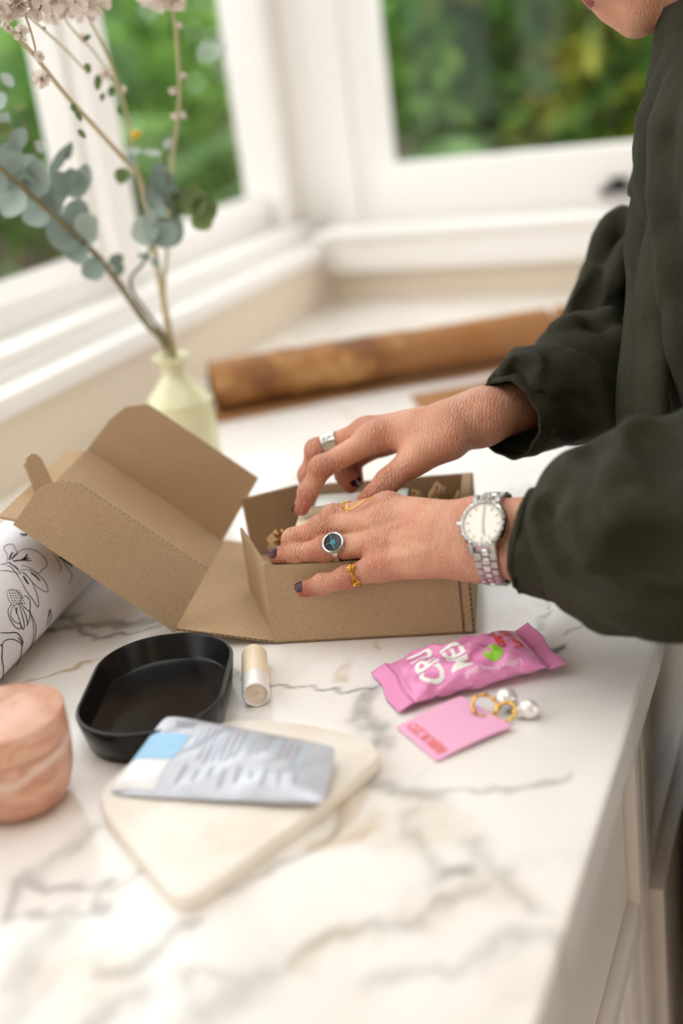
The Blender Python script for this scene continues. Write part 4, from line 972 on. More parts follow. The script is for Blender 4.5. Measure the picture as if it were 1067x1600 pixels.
# ---- right hand (far): seen from the thumb side, fingers pinching down into the box
RH = dict(
    carp=arr(on_v(700, 668, 0.098), on_v(702, 664, 0.108), on_v(704, 664, 0.118), on_v(706, 668, 0.126)),
    mcp=arr(on_v(588, 684, 0.094), on_v(574, 676, 0.110), on_v(586, 682, 0.126), on_v(602, 690, 0.140)),
    fing=[arr(on_v(503, 730, 0.084), on_v(482, 769, 0.079), on_v(470, 793, 0.075)),
          arr(on_v(496, 703, 0.108), on_v(482, 742, 0.104), on_v(480, 775, 0.098)),
          arr(on_v(530, 720, 0.124), on_v(538, 742, 0.118), on_v(548, 758, 0.112)),
          arr(on_v(550, 722, 0.138), on_v(552, 742, 0.132), on_v(556, 752, 0.126))],
    rad=[(0.0108, 0.0088, 0.0074, 0.0058), (0.0108, 0.0090, 0.0076, 0.0062), (0.0105, 0.0082, 0.0074, 0.0062), (0.0095, 0.0074, 0.0066, 0.0056)],
    thumb=arr(on_v(700, 690, 0.088), on_v(650, 716, 0.074), on_v(606, 752, 0.066), on_v(572, 782, 0.062)),
    wrist=on_v(752, 652, 0.112), elbow=np.array([-0.165, 1.145, 0.125]))
def hand_field(F, H, side):
    palm = F.new(); cp, mc = H['carp'], H['mcp']
    for i in range(4): palm = F.add(palm, cp[i], mc[i], 0.0165 if i < 3 else 0.0150, 0.0108, 0.010)
    for i in range(3):
        palm = F.add(palm, (cp[i]+cp[i+1])/2, mc[i]*0.5+mc[i+1]*0.5+(cp[i]-mc[i])*0.14, 0.0150, 0.0085, 0.008)
    W_, E_ = H['wrist'], H['elbow']; ax = (E_-W_)/np.linalg.norm(E_-W_)
    e = cp[3]-cp[0]; e = e-ax*np.dot(e, ax); e /= np.linalg.norm(e)
    hw = H.get('hw', 0.0085)
    for sg in (-1, 1):
        palm = F.add(palm, (cp[0] if sg < 0 else cp[3])*0.5+(cp[1] if sg < 0 else cp[2])*0.5, W_+e*hw*sg, 0.0175, 0.0190, 0.012)
        palm = F.add(palm, W_+e*hw*sg, W_+ax*0.09+e*hw*1.2*sg, 0.0190, 0.0230, 0.012)
        palm = F.add(palm, W_+ax*0.09+e*hw*1.2*sg, E_+e*0.008*sg, 0.0230, 0.0300, 0.012)
    # thumb with its fleshy base
    th = H['thumb']; T_ = F.new(); T_ = F.add(T_, th[0], th[1], 0.0150, 0.0125, 0.006); T_ = F.add(T_, th[1], th[2], 0.0120, 0.0100, 0.006); T_ = F.add(T_, th[2], th[3], 0.0100, 0.0075, 0.004)
    # knuckles and extensor tendons on the back of the hand
    out = smin(palm, T_, 0.014)
    nd = H['dorsal']
    for i in range(4):
        out = F.add(out, mc[i]+nd*0.0022, mc[i]+nd*0.0022+(mc[i]-cp[i])*0.02, 0.0098, 0.0098, 0.007)
        a = mc[i]*0.92+cp[i]*0.08 + nd*0.0092; b = mc[i]*0.30+cp[i]*0.70 + nd*0.0140
        out = F.add(out, a, b, 0.0030, 0.0020, 0.0045)
    # veins
    rg = np.random.RandomState(3)
    for i in range(3):
        p = [mc[i]*0.55+mc[i+1]*0.45, mc[i]*0.5+mc[i+1]*0.5, cp[i]*0.5+cp[i+1]*0.5]
        pts = [p[0]*(1-t)+p[2]*t + nd*(0.0098+0.0060*t) + (mc[i+1]-mc[i])*0.22*math.sin(6*t+i*2) for t in np.linspace(0.06, 0.9, 7)]
        for a, b in zip(pts[:-1], pts[1:]): out = F.add(out, a, b, 0.0021, 0.0021, 0.0030)
    # each finger joins the palm but never its neighbour
    res = out.copy()
    for i in range(4):
        j = [mc[i]] + H['fing'][i]; r = H['rad'][i]; f = F.new()
        for q in range(3): f = F.add(f, j[q], j[q+1], r[q], r[q+1], 0.003)
        fd = H['fdors'][i]
        for q in (1, 2):   # knuckle bulges and fingertip pads
            f = F.add(f, j[q]+fd*0.0012, j[q]+fd*0.0012+(j[q]-j[q-1])*0.01, r[q]*0.98, r[q]*0.98, 0.005)
        f = F.add(f, j[3]-fd*0.0010-(j[3]-j[2])*0.2, j[3]-fd*0.0010, r[3]*0.98, r[3]*0.96, 0.004)
        res = np.minimum(res, smin(out, f, 0.007))
    return res
for H, dors in ((LH, None), (RH, None)):
    cp, mc = H['carp'], H['mcp']
    across = mc[3]-mc[0]; along = (sum(mc)-sum(cp))/4
    nd = np.cross(across, along); nd /= np.linalg.norm(nd)
    if np.dot(nd, CAM_P-mc[1]) < 0 and H is LH: nd = -nd
    if H is RH and nd[2] < 0: nd = -nd
    H['dorsal'] = nd; H['fdors'] = []
    for i in range(4):
        ax = H['fing'][i][-1]-H['fing'][i][0]; ax /= np.linalg.norm(ax); j = [mc[i]]+H['fing'][i]
        bend = np.cross(j[1]-j[0], j[3]-j[1]); 
        n = nd - ax*np.dot(nd, ax); H['fdors'].append(n/np.linalg.norm(n))
RH['hw'] = 0.004
def clump_np(P):
    rg = np.random.RandomState(17); o = np.zeros(len(P))
    for k in range(7):
        d = rg.randn(3); d = d/np.linalg.norm(d)*(120+260*rg.rand()); o += np.sin(P@d+rg.rand()*6.3)
    return o/3.0
def skin_points(): 
    J = []
    for H in (LH, RH):
        for i in range(4):
            J.append((H['mcp'][i], 0.012, 0.7)); J += [(H['fing'][i][0], 0.011, 0.7), (H['fing'][i][1], 0.008, 0.4), (H['fing'][i][2], 0.012, 1.0)]
        J.append((H['thumb'][3], 0.012, 0.9)); J.append((H['thumb'][2], 0.012, 0.5))
    return J
BV_, BF_ = [], []; nb_ = 0
def grow(v, f):
    global nb_
    BV_.append(v); BF_.append(f+nb_); nb_ += len(v)
for H, pad in ((LH, None), (RH, None)):
    allp = np.array(H['carp']+H['mcp']+[q for f in H['fing'] for q in f]+H['thumb']+[H['wrist'], H['wrist']+(H['elbow']-H['wrist'])/np.linalg.norm(H['elbow']-H['wrist'])*0.10])
    F = Field(allp.min(0)-0.034, allp.max(0)+0.034, 0.0011)
    D = hand_field(F, H, 0)
    # keep the field closed at the elbow end of the grid
    for ax in range(3):
        ix = [slice(None)]*3; ix[ax] = 0; D[tuple(ix)] = 0.05; ix[ax] = -1; D[tuple(ix)] = 0.05
    grow(*surface_nets(D, F.lo, F.h))
# ---- head, neck, and the hidden trunk and arms under the blouse
pt = math.radians(35); HF = np.array([-math.cos(pt), 0, -math.sin(pt)]); HU = np.array([-math.sin(pt), 0, math.cos(pt)]); HS = np.array([0, -1.0, 0])
chin = on_y(983, 56, 1.03)
HO = chin - HF*0.076 + HU*0.108
def hp(f, h, s=0.0): return HO + HF*f + HU*h + HS*s
F = Field((-0.36, 0.86, -0.02), (0.14, 1.22, 0.74), 0.0032); D = F.new()
A = F.add
D = A(D, hp(-0.02, 0.035), hp(0.01, 0.035), 0.086, 0.080, 0.03, 0.06); D = A(D, hp(0.02, -0.01), hp(0.025, -0.05), 0.066, 0.052, 0.03, 0.06)
for sg in (-1, 1):
    D = A(D, hp(-0.01, -0.062, 0.044*sg), hp(0.055, -0.098, 0.014*sg), 0.016, 0.0145, 0.022)       # jaw
    D = A(D, hp(0.055, -0.028, 0.034*sg), hp(0.060, -0.05, 0.028*sg), 0.022, 0.022, 0.02)            # cheeks
    D = A(D, hp(0.074, 0.020, 0.018*sg), hp(0.070, 0.020, 0.04*sg), 0.012, 0.011, 0.014)             # brow
    D = A(D, hp(-0.005, 0.01, 0.073*sg), hp(-0.015, -0.03, 0.071*sg), 0.012, 0.009, 0.006)            # ears
D = A(D, hp(0.060, -0.098), hp(0.064, -0.101), 0.0165, 0.0155, 0.012)                                 # chin
D = A(D, hp(0.078, 0.012), hp(0.106, -0.028), 0.009, 0.011, 0.012); D = A(D, hp(0.095, -0.032, 0.011), hp(0.095, -0.032, -0.011), 0.008, 0.008, 0.010)   # nose
D = A(D, hp(0.066, -0.060), hp(0.070, -0.080), 0.022, 0.016, 0.012)                                    # muzzle
D = A(D, hp(0.080, -0.0580, -0.014), hp(0.080, -0.0580, 0.014), 0.0062, 0.0062, 0.004)                # upper lip
D = A(D, hp(0.079, -0.0695, -0.012), hp(0.079, -0.0695, 0.012), 0.0070, 0.0070, 0.004)                # lower lip
D = A(D, hp(-0.035, -0.04), hp(-0.075, -0.17), 0.056, 0.060, 0.03, 0.06)                               # neck
D = A(D, hp(0.022, -0.098), hp(-0.035, -0.170), 0.022, 0.046, 0.03)
D = A(D, chin+np.array([0.062, 0, 0.036]), np.array([-0.075, 1.03, 0.33]), 0.030, 0.050, 0.018, 0.06)                # throat
D = A(D, hp(-0.075, -0.17), np.array([-0.02, 1.03, 0.10]), 0.07, 0.09, 0.04, 0.08)
grow(*surface_nets(D, F.lo, F.h))
bverts = np.concatenate(BV_); bfaces = np.concatenate(BF_)
person = empty('person', (-0.02, 1.02, -0.92), 'person in a dark olive blouse leaning over the worktop to pack the box', 'person')
me = bpy.data.meshes.new('body'); me.from_pydata(bverts.tolist(), [], bfaces.tolist()); me.update()
me.polygons.foreach_set('use_smooth', [True]*len(me.polygons)); me.materials.append(M['skin']); me.materials.append(M['lips'])
red = np.zeros(len(bverts)); wr = np.zeros(len(bverts))
for p, r, s in skin_points():
    d = np.linalg.norm(bverts-p, axis=1); red = np.maximum(red, s*np.exp(-(d/(r*1.1))**2)); wr = np.maximum(wr, np.exp(-(d/(r*1.15))**2))
for H in (LH, RH):
    for i in range(4):
        pass
    d = np.linalg.norm(bverts-(H['wrist']*0.6+H['carp'][2]*0.4), axis=1); wr = np.maximum(wr, 0.55*np.exp(-(d/0.035)**2))
red = np.clip(red*0.95+0.14+0.22*clump_np(bverts), 0, 1)
for nm, a_ in (('red', red), ('wrinkle', np.clip(wr+0.12, 0, 1))):
    q = me.attributes.new(nm, 'FLOAT', 'POINT'); q.data.foreach_set('value', a_.astype('f'))
lc = [hp(0.081, -0.0590), hp(0.080, -0.0695)]
loc_ = bverts-HO; lf = loc_@HF; lh = loc_@HU; ls = loc_@HS
lipm = (lf > 0.0775-0.25*np.abs(ls)) & (np.abs(ls) < 0.024) & (lh > -0.0765+ls**2*8) & (lh < -0.0525-ls**2*6)
fm = np.zeros(len(me.polygons), np.int32); vm = lipm[bfaces].sum(1) >= 3; fm[vm] = 1
me.polygons.foreach_set('material_index', fm)
body = place(bpy.data.objects.new('body', me), person)
sm = body.modifiers.new('smooth', 'SMOOTH'); sm.factor = 0.5; sm.iterations = 3
# eyes, brows, hair
for sg in (-1, 1):
    ball('eye', hp(0.074, 0.004, 0.031*sg), 0.011, plain('eye_white', (228, 222, 214), 0.2), person)
    ball('iris', hp(0.0835, 0.002, 0.031*sg), 0.0045, plain('iris', (60, 46, 34), 0.2), person)
    tube('eyebrow', [hp(0.087, 0.028, 0.012*sg), hp(0.088, 0.032, 0.028*sg), hp(0.078, 0.028, 0.048*sg)], [0.003, 0.0035, 0.0015], M['hair'], person)
F = Field((-0.34, 0.88, 0.30), (0.24, 1.18, 0.80), 0.006); D = F.new()
D = F.add(D, hp(-0.03, 0.05), hp(-0.005, 0.052), 0.097, 0.090, 0.03, 0.08); D = F.add(D, hp(-0.055, 0.0), hp(-0.085, -0.085), 0.086, 0.074, 0.03, 0.08)
X = F.X-HO.astype(np.float32); cut = (X@HF.astype(np.float32))-0.045-0.35*np.maximum(0, X@HU.astype(np.float32)-0.03); D = smax(D, cut, 0.012)
cut = 0.020+(X@HF.astype(np.float32))*1.0; D = smax(D, np.where((X@HU.astype(np.float32)) < -0.005, cut, -0.05), 0.01)
v_, f_ = surface_nets(D, F.lo, F.h); mesh('hair', v_, f_.tolist(), M['hair'], person, True)

# ---- fingernails
def nail(tip, prev, dors, r, L, name='fingernail'):
    ax = tip-prev; ax /= np.linalg.norm(ax); n = dors-ax*np.dot(dors, ax); n /= np.linalg.norm(n); s = np.cross(ax, n); vs = []; fs = []; NA, NB = 8, 8
    for lay in (0, 1):
        for i in range(NA+1):
            t = i/NA
            for j in range(NB+1):
                a = (j/NB-0.5)*2*0.95; w_ = 1.0 if t < 0.75 else math.sqrt(max(0.0, 1-((t-0.75)/0.25)**2*0.75))
                w_ *= 1.0 if t > 0.18 else 0.80+0.2*t/0.18
                a *= w_; rr = r*1.03+0.0004*(1-lay)-0.0010*(t-0.4)**2*2
                c = tip + ax*(-L*0.60+L*t)
                vs.append(c + n*(rr*math.cos(a)) + s*(rr*math.sin(a)) )
    g_ = lambda l, i, j: l*(NA+1)*(NB+1)+i*(NB+1)+j
    for i in range(NA):
        for j in range(NB): fs += [(g_(0, i, j), g_(0, i+1, j), g_(0, i+1, j+1), g_(0, i, j+1)), (g_(1, i, j), g_(1, i, j+1), g_(1, i+1, j+1), g_(1, i+1, j))]
    for i in range(NA): fs += [(g_(0, i, 0), g_(1, i, 0), g_(1, i+1, 0), g_(0, i+1, 0)), (g_(0, i, NB), g_(0, i+1, NB), g_(1, i+1, NB), g_(1, i, NB))]
    for j in range(NB): fs += [(g_(0, 0, j), g_(0, 0, j+1), g_(1, 0, j+1), g_(1, 0, j)), (g_(0, NA, j), g_(1, NA, j), g_(1, NA, j+1), g_(0, NA, j+1))]
    o = mesh(name, vs, fs, M['polish'], person, True, 50); o['label'] = 'dark plum varnished nail'
for H in (LH, RH):
    for i in range(4):
        j = H['fing'][i]; fd = H['fdors'][i]
        if H is LH and i >= 2: fd = fd + np.array([-0.1, -0.1, 0.45])
        if H is RH: fd = fd + np.array([-0.5, 0.2, 0.2])
        nail(j[2]+(j[2]-j[1])/np.linalg.norm(j[2]-j[1])*0.0015, j[1], fd, H['rad'][i][3], 0.0105)

# ---- blouse
def wav(P, seed, n, fmin, fmax, dirs=None):
    rg = np.random.RandomState(seed); o = np.zeros(P.shape[:-1], np.float32)
    for k in range(n):
        d = rg.randn(3) if dirs is None else np.asarray(dirs)+0.35*rg.randn(3)
        d = d/np.linalg.norm(d)*(fmin+(fmax-fmin)*rg.rand()); o += np.sin(P@d.astype(np.float32)+rg.rand()*6.3).astype(np.float32)
    return o/math.sqrt(n)
F = Field((-0.34, 0.60, -0.36), (0.16, 1.36, 0.47), 0.0042); X = F.X
zt = [-0.40, -0.10, 0.0, 0.10, 0.20, 0.30, 0.35, 0.39, 0.43, 0.50]
cx = np.interp(X[..., 2], zt, [0.005, 0.0, -0.003, -0.025, -0.045, -0.058, -0.060, -0.060, -0.065, -0.07]).astype('f')
axx = np.interp(X[..., 2], zt, [0.125, 0.118, 0.112, 0.105, 0.102, 0.096, 0.090, 0.080, 0.068, 0.03]).astype('f')
ayy = np.interp(X[..., 2], zt, [0.200, 0.190, 0.185, 0.185, 0.190, 0.185, 0.160, 0.110, 0.072, 0.03]).astype('f')
D = (np.sqrt(((X[..., 0]-cx)/axx)**2+((X[..., 1]-1.025)/ayy)**2)-1)*np.minimum(axx, ayy)
D = np.maximum(D, np.maximum(X[..., 2]-0.41, -0.33-X[..., 2]))
del cx, axx, ayy
SLs, SRs = np.array([-0.035, 0.875, 0.30]), np.array([-0.045, 1.185, 0.30])
# right (far) sleeve
ER = RH['elbow']; CR = on_v(806, 648, 0.120)
D = F.add(D, SRs, ER+np.array([0.0, 0.0, 0.05]), 0.070, 0.066, 0.05, 0.09); D = F.add(D, ER+np.array([0.0, 0, 0.05]), ER+np.array([0.005, -0.02, 0.0]), 0.066, 0.060, 0.03, 0.08)
S1 = F.new(); S1 = F.add(S1, ER+np.array([0.01, -0.03, 0.0]), (ER*0.40+CR*0.60)+BZ*0.004, 0.058, 0.051, 0.02, 0.07); S1 = F.add(S1, (ER*0.40+CR*0.60)+BZ*0.004, CR, 0.051, 0.038, 0.015, 0.07)
S1 = np.maximum(S1, (F.X-CR.astype('f'))@(((CR-ER)/np.linalg.norm(CR-ER)).astype('f')))
D = smin(D, S1, 0.010)
# left (near) sleeve: a full upper part folding over the narrower forearm part
EL = LH['elbow']; CL = on_v(842, 843, -0.056); CM = on_v(905, 858, -0.068); CQ = CL+(CM-CL)*0.55
S2 = F.new(); S2 = F.add(S2, CL, CQ, 0.0290, 0.0310, 0.01, 0.07); S2 = F.add(S2, CQ, CM, 0.0310, 0.0420, 0.006, 0.07); S2 = F.add(S2, CM, on_v(965, 884, -0.08), 0.0410, 0.047, 0.01, 0.07)
S2 = np.maximum(S2, (F.X-CL.astype('f'))@(((CL-CM)/np.linalg.norm(CL-CM)).astype('f')))
B1 = on_v(945, 822, -0.075); B2 = on_v(1010, 822, -0.090)
S3 = F.new(); S3 = F.add(S3, B1, B2, 0.050, 0.064, 0.02, 0.09); S3 = F.add(S3, B2, EL+np.array([0, 0, 0.02]), 0.064, 0.074, 0.03, 0.09); S3 = F.add(S3, EL+np.array([0.0, 0.01, 0.03]), SLs, 0.076, 0.072, 0.04, 0.10)
D = smin(D, S3, 0.012); D = np.minimum(D, smin(D, S2, 0.003))
# pleats of the body and crumple noise
WP = 0.012*np.stack([np.sin(X[..., 1]*41+1.3*np.sin(X[..., 2]*23)), np.sin(X[..., 2]*37+X[..., 0]*29), np.sin(X[..., 0]*43+X[..., 1]*17)], -1).astype('f')
th = np.arctan2(X[..., 0]+0.03, X[..., 1]-1.025)
arms = np.minimum(S1, S3)
fade = np.clip((arms-0.0)/0.03, 0, 1).astype('f')*np.clip((0.40-X[..., 2])/0.05, 0, 1).astype('f')
D = D - fade*(0.010*np.abs(np.sin(9*th+2.2*np.sin(X[..., 2]*6+1)+0.6))**0.8)
fold = np.abs(wav(X+WP, 5, 4, 60, 110, (0.3, 0.8, 0.55)))*0.0024 + wav(X+WP, 8, 5, 25, 55)*0.0020
D = (D - fold + 0.003).astype('f')
del WP, fold, th, fade, arms
def hit(px, py):
    r = ray(px, py); r = r/np.linalg.norm(r); t = np.arange(0.55, 1.5, 0.002); P = CAM_P+r*t[:, None]
    I_ = np.round((P-F.lo)/F.h).astype(int); ok = np.all((I_ >= 0) & (I_ < F.n), axis=1); t = t[ok]; I_ = I_[ok]
    q = np.nonzero(D[I_[:, 0], I_[:, 1], I_[:, 2]] < 0)[0]
    return None if len(q) == 0 else (CAM_P+r*t[q[0]], r)
def ridge(pix, r, prot, k=0.006, y=None):
    """a fold standing proud of the cloth along a line, fading out at its ends"""
    global D
    pts = spline([np.array([a, b, 0.0]) for a, b in pix], 6); C_ = []
    for i, p in enumerate(pts):
        h_ = hit(p[0], p[1])
        if h_ is None: continue
        e = 1.4*math.sin(PI*min(1, max(0, (i+0.5)/len(pts))))**0.5; C_.append(h_[0]+h_[1]*(r-prot*e))
    for a, b in zip(C_[:-1], C_[1:]):
        if np.linalg.norm(a-b) < 0.03: D = F.add(D, a, b, r, r, k)
def crease(pix, r, depth, k=0.006):
    global D
    pts = spline([np.array([a, b, 0.0]) for a, b in pix], 6); C_ = []
    for i, p in enumerate(pts):
        h_ = hit(p[0], p[1])
        if h_ is None: continue
        e = 1.2*math.sin(PI*min(1, max(0, (i+0.5)/len(pts))))**0.5; C_.append(h_[0]-h_[1]*(r-depth*e))
    for a, b in zip(C_[:-1], C_[1:]):
        if np.linalg.norm(a-b) > 0.03: continue
        q = F.cone(a, b, r, r, pad=0.02)
        if q is not None: sl, d = q; D[sl] = smax(D[sl], -d, k)
# far sleeve: an elbow pouch of cloth and gathers towards the cuff
D = F.add(D, on_y(965, 430, 1.10), on_y(908, 522, 1.085), 0.032, 0.024, 0.012, 0.05)
crease([(935, 430), (916, 466), (905, 492), (925, 500)], 0.010, 0.008); crease([(976, 360), (951, 379), (934, 398)], 0.008, 0.006); crease([(951, 512), (968, 480), (980, 450)], 0.010, 0.008)
ridge([(985, 325), (950, 360), (936, 404)], 0.010, 0.005); ridge([(872, 520), (907, 508), (941, 514), (970, 532)], 0.010, 0.006); ridge([(985, 380), (965, 430), (958, 480), (945, 505)], 0.009, 0.005)
crease([(892, 640), (908, 665), (926, 694)], 0.014, 0.006); ridge([(856, 550), (912, 580), (939, 614), (961, 668)], 0.009, 0.006)
ridge([(810, 552), (797, 575), (790, 598)], 0.006, 0.004); ridge([(826, 552), (812, 585), (806, 606)], 0.006, 0.004); ridge([(841, 556), (825, 597), (838, 615), (836, 650)], 0.006, 0.005); crease([(818, 552), (804, 582), (798, 600)], 0.004, 0.004); crease([(834, 556), (818, 592)], 0.004, 0.004)
# near sleeve
ridge([(994, 679), (1010, 704), (1034, 741), (1067, 780)], 0.012, 0.006); ridge([(966, 728), (950, 780), (942, 826), (936, 872)], 0.008, 0.005); ridge([(866, 778), (884, 798), (912, 828), (935, 872)], 0.008, 0.005)
ridge([(936, 878), (955, 815), (985, 792), (1016, 792), (1067, 816)], 0.009, 0.005)
crease([(899, 800), (914, 838), (926, 862)], 0.010, 0.006); crease([(988, 665), (1016, 706), (1046, 757)], 0.010, 0.007); crease([(1060, 700), (1030, 690), (1005, 660)], 0.012, 0.007); crease([(960, 890), (1000, 870), (1060, 880)], 0.016, 0.007)
crease([(868, 752), (848, 790), (845, 825), (858, 866), (886, 895), (926, 917), (985, 932), (1067, 950)], 0.008, 0.008)
# openings: neck and both cuffs
def hollow(a, b, r1, r2):
    global D
    r = F.cone(a, b, r1, r2, pad=0.03); sl, d = r; D[sl] = smax(D[sl], -d, 0.003)
hollow(CL+(CL-CM)*0.6, CL+(CM-CL)*0.1, 0.029, 0.028); 
dR = (CR-ER)/np.linalg.norm(CR-ER); hollow(CR+dR*0.04, CR-dR*0.002, 0.032, 0.031)
hollow(hp(-0.05, -0.10), hp(-0.07, -0.155), 0.066, 0.064)
for ax in range(3):
    ix = [slice(None)]*3; ix[ax] = 0; D[tuple(ix)] = 0.05; ix[ax] = -1; D[tuple(ix)] = 0.05
v_, f_ = surface_nets(D, F.lo, F.h)
blouse = mesh('blouse', v_, f_.tolist(), M['cloth'], person, True); blouse['label'] = 'dark olive cotton blouse'
sm = blouse.modifiers.new('smooth', 'SMOOTH'); sm.factor = 0.5; sm.iterations = 1
def band(name, c0, c1, e1, e2, r0, r1, thick, n=64, rows=7, wob=0.001, flare=None):
    """a cloth band round an axis: elliptic ring from c0 to c1"""
    vs = []; fs = []
    for lay in (0, 1):
        for i in range(rows):
            t = i/(rows-1); c = c0*(1-t)+c1*t
            for k in range(n):
                a = 2*PI*k/n; ra = r0[0]*(1-t)+r1[0]*t; rb = r0[1]*(1-t)+r1[1]*t
                w_ = wob*(math.sin(5*a+3*t)+0.6*math.sin(11*a-4*t)) - lay*thick + 0.0006*math.sin(PI*t)
                vs.append(c + e1*((ra+w_)*math.cos(a)) + e2*((rb+w_)*math.sin(a)))
    q = lambda l, i, k: l*rows*n+i*n+(k % n)
    for i in range(rows-1):
        for k in range(n): fs += [(q(0, i, k), q(0, i, k+1), q(0, i+1, k+1), q(0, i+1, k)), (q(1, i, k), q(1, i+1, k), q(1, i+1, k+1), q(1, i, k+1))]
    for k in range(n): fs += [(q(0, 0, k), q(1, 0, k), q(1, 0, k+1), q(0, 0, k+1)), (q(0, rows-1, k), q(0, rows-1, k+1), q(1, rows-1, k+1), q(1, rows-1, k))]
    return mesh(name, vs, fs, M['cloth'], blouse, True, 50)
def perp(ax, ref):
    ax = ax/np.linalg.norm(ax); e1 = ref-ax*np.dot(ref, ax); e1 /= np.linalg.norm(e1); return e1, np.cross(ax, e1)
aL = CM-CL; e1, e2 = perp(aL, BZ); aL = aL/np.linalg.norm(aL)
tiltL = e1*0.0
band('cuff', CL-aL*0.008, CL+aL*0.020, e1, e2, (0.0370, 0.0345), (0.0375, 0.0350), 0.0024)
for off in (-0.004, 0.016): band('cuff_seam', CL+aL*(off-0.0006), CL+aL*(off+0.0006), e1, e2, (0.0380, 0.0356), (0.0380, 0.0356), 0.0012, rows=3)
e1, e2 = perp(-dR, BZ)
band('cuff', CR+dR*0.014, CR-dR*0.012, e1, e2, (0.0330, 0.0320), (0.0370, 0.0360), 0.0022)
ca_, cb_ = np.array([-0.080, 1.03, 0.440]), np.array([-0.074, 1.03, 0.355]); cxx = np.array([-0.96, 0, -0.28])
band('collar', ca_, cb_, cxx, HS, (0.064, 0.062), (0.088, 0.088), 0.003, wob=0.0015)
# ---- hanging edges of the open blouse front
def drape(name, pix, ys_, wpx, dy):
    P = spline([np.array([a, b, y]) for (a, b), y in zip(pix, ys_)], 8); vs = []; fs = []; K = 5
    for i, (a, b, y) in enumerate(P):
        for k in range(K):
            t = k/(K-1); q = on_y(a+wpx*t, b-6*t, y+dy*math.sin(t*PI*0.6)); vs.append(q)
    for i in range(len(P)-1):
        for k in range(K-1): q = i*K+k; fs.append((q, q+1, q+K+1, q+K))
    o = mesh(name, vs, fs, M['cloth'], blouse, True); md = o.modifiers.new('thickness', 'SOLIDIFY'); md.thickness = 0.0016; md.offset = 0
drape('front_edge', [(1026, 58), (1012, 120), (1000, 190), (996, 229), (988, 270), (981, 300), (986, 308)], [1.06, 1.055, 1.05, 1.05, 1.045, 1.04, 1.04], 55, -0.02)
drape('placket', [(1070, 70), (1025, 163), (997, 260), (981, 341), (975, 391), (979, 447), (971, 540), (965, 590), (963, 652), (973, 712)], [1.0, 0.985, 0.97, 0.96, 0.955, 0.95, 0.94, 0.935, 0.93, 0.925], 45, -0.018)
drape('placket', [(1080, 110), (1037, 254), (1004, 380), (990, 470), (993, 530), (990, 600), (990, 690)], [0.965, 0.95, 0.935, 0.925, 0.92, 0.91, 0.905], 55, -0.02)
# ---- trousers
F = Field((-0.16, 0.78, -0.94), (0.16, 1.26, -0.22), 0.008); D = F.new()
for y in (0.935, 1.115):
    D = F.add(D, np.array([-0.012, y, -0.28]), np.array([-0.02, y, -0.50]), 0.105, 0.082, 0.02, 0.1); D = F.add(D, np.array([-0.02, y, -0.50]), np.array([0.0, y, -0.86]), 0.082, 0.055, 0.02, 0.1)
D = np.maximum(D, -0.89-F.X[..., 2]); D[:, :, -1] = 0.05
v_, f_ = surface_nets(D, F.lo, F.h); tr = mesh('trousers', v_, f_.tolist(), M['trousers'], person, True); tr['label'] = 'black trousers'
for y in (0.935, 1.115):
    bm = bmesh.new(); bmesh.ops.create_uvsphere(bm, u_segments=20, v_segments=12, radius=1.0)
    for q in bm.verts: q.co = Vector((q.co.x*0.115-0.03, q.co.y*0.045+y, max(-0.92, q.co.z*0.06*(1.0+0.5*q.co.x)-0.885)))
    from_bm('shoe', bm, M['blackiron'], person, True)
#@@JEWELLERY@@
# ================================================================== watch and rings
def px_of(p):
    c = CAM_R.T @ (np.asarray(p)-CAM_P); return np.array([533.5+FPX*c[0]/c[2], 800+FPX*c[1]/c[2]])
W_, E_ = LH['wrist'], LH['elbow']; wax = (E_-W_)/np.linalg.norm(E_-W_)
we = LH['carp'][3]-LH['carp'][0]; we = we-wax*np.dot(we, wax); we /= np.linalg.norm(we); wn = np.cross(wax, we)
if np.dot(wn, to_cam(W_)) < 0: wn = -wn
AE, AN = 0.0300, 0.0222
best = None
for s_ in np.linspace(-0.03, 0.03, 61):
    for ph in np.linspace(-0.9, 0.3, 49):
        p = W_+wax*s_+we*(AE+0.003)*math.sin(ph)+wn*(AN+0.003)*math.cos(ph); e_ = np.linalg.norm(px_of(p)-np.array([757, 819]))
        if best is None or e_ < best[0]: best = (e_, s_, ph)
_, ws, wph = best; wc = W_+wax*ws
def wring(a): return wc+we*AE*math.sin(a)+wn*AN*math.cos(a)
def wnorm(a):
    n = we*math.sin(a)/AE+wn*math.cos(a)/AN; return n/np.linalg.norm(n)
wz = wnorm(wph); wx = wax-wz*np.dot(wax, wz); wx /= np.linalg.norm(wx); wy = np.cross(wz, wx)
if wy[2] < 0: wx, wy = -wx, -wy      # wy towards twelve o'clock
watch = empty('wristwatch', wc, 'steel wristwatch with a cream dial and link bracelet on the near wrist', 'watch')
WM = basis(wring(wph)+wz*0.0010, wx, wy, wz); RW = 0.0172
lathe('case', [(0.0, -0.001), (0.0150, -0.001), (RW, 0.0005), (RW+0.0003, 0.004), (RW-0.0006, 0.0055)], M['steel'], watch, 56, WM, 35, False)
bz = lathe('bezel', [(RW-0.0008, 0.0052), (RW-0.0006, 0.0060), (RW-0.0022, 0.0072), (RW-0.0032, 0.0072), (RW-0.0036, 0.0058)], M['steel'], watch, 56, WM, 25, False)
for k in range(24):
    a = 2*PI*k/24; box('bezel_facet', (-0.0009, -0.0011, 0), (0.0009, 0.0011, 0.0006), M['steelbrushed'] if k % 2 else M['steel'], bz, 0.0001, WM @ Matrix.Rotation(a, 4, 'Z') @ Matrix.Translation((RW-0.0023, 0, 0.0066)))
dl = lathe('dial', [(0.0, 0.0060), (RW-0.0034, 0.0060), (RW-0.0034, 0.0056)], M['dial'], watch, 48, WM, 30)
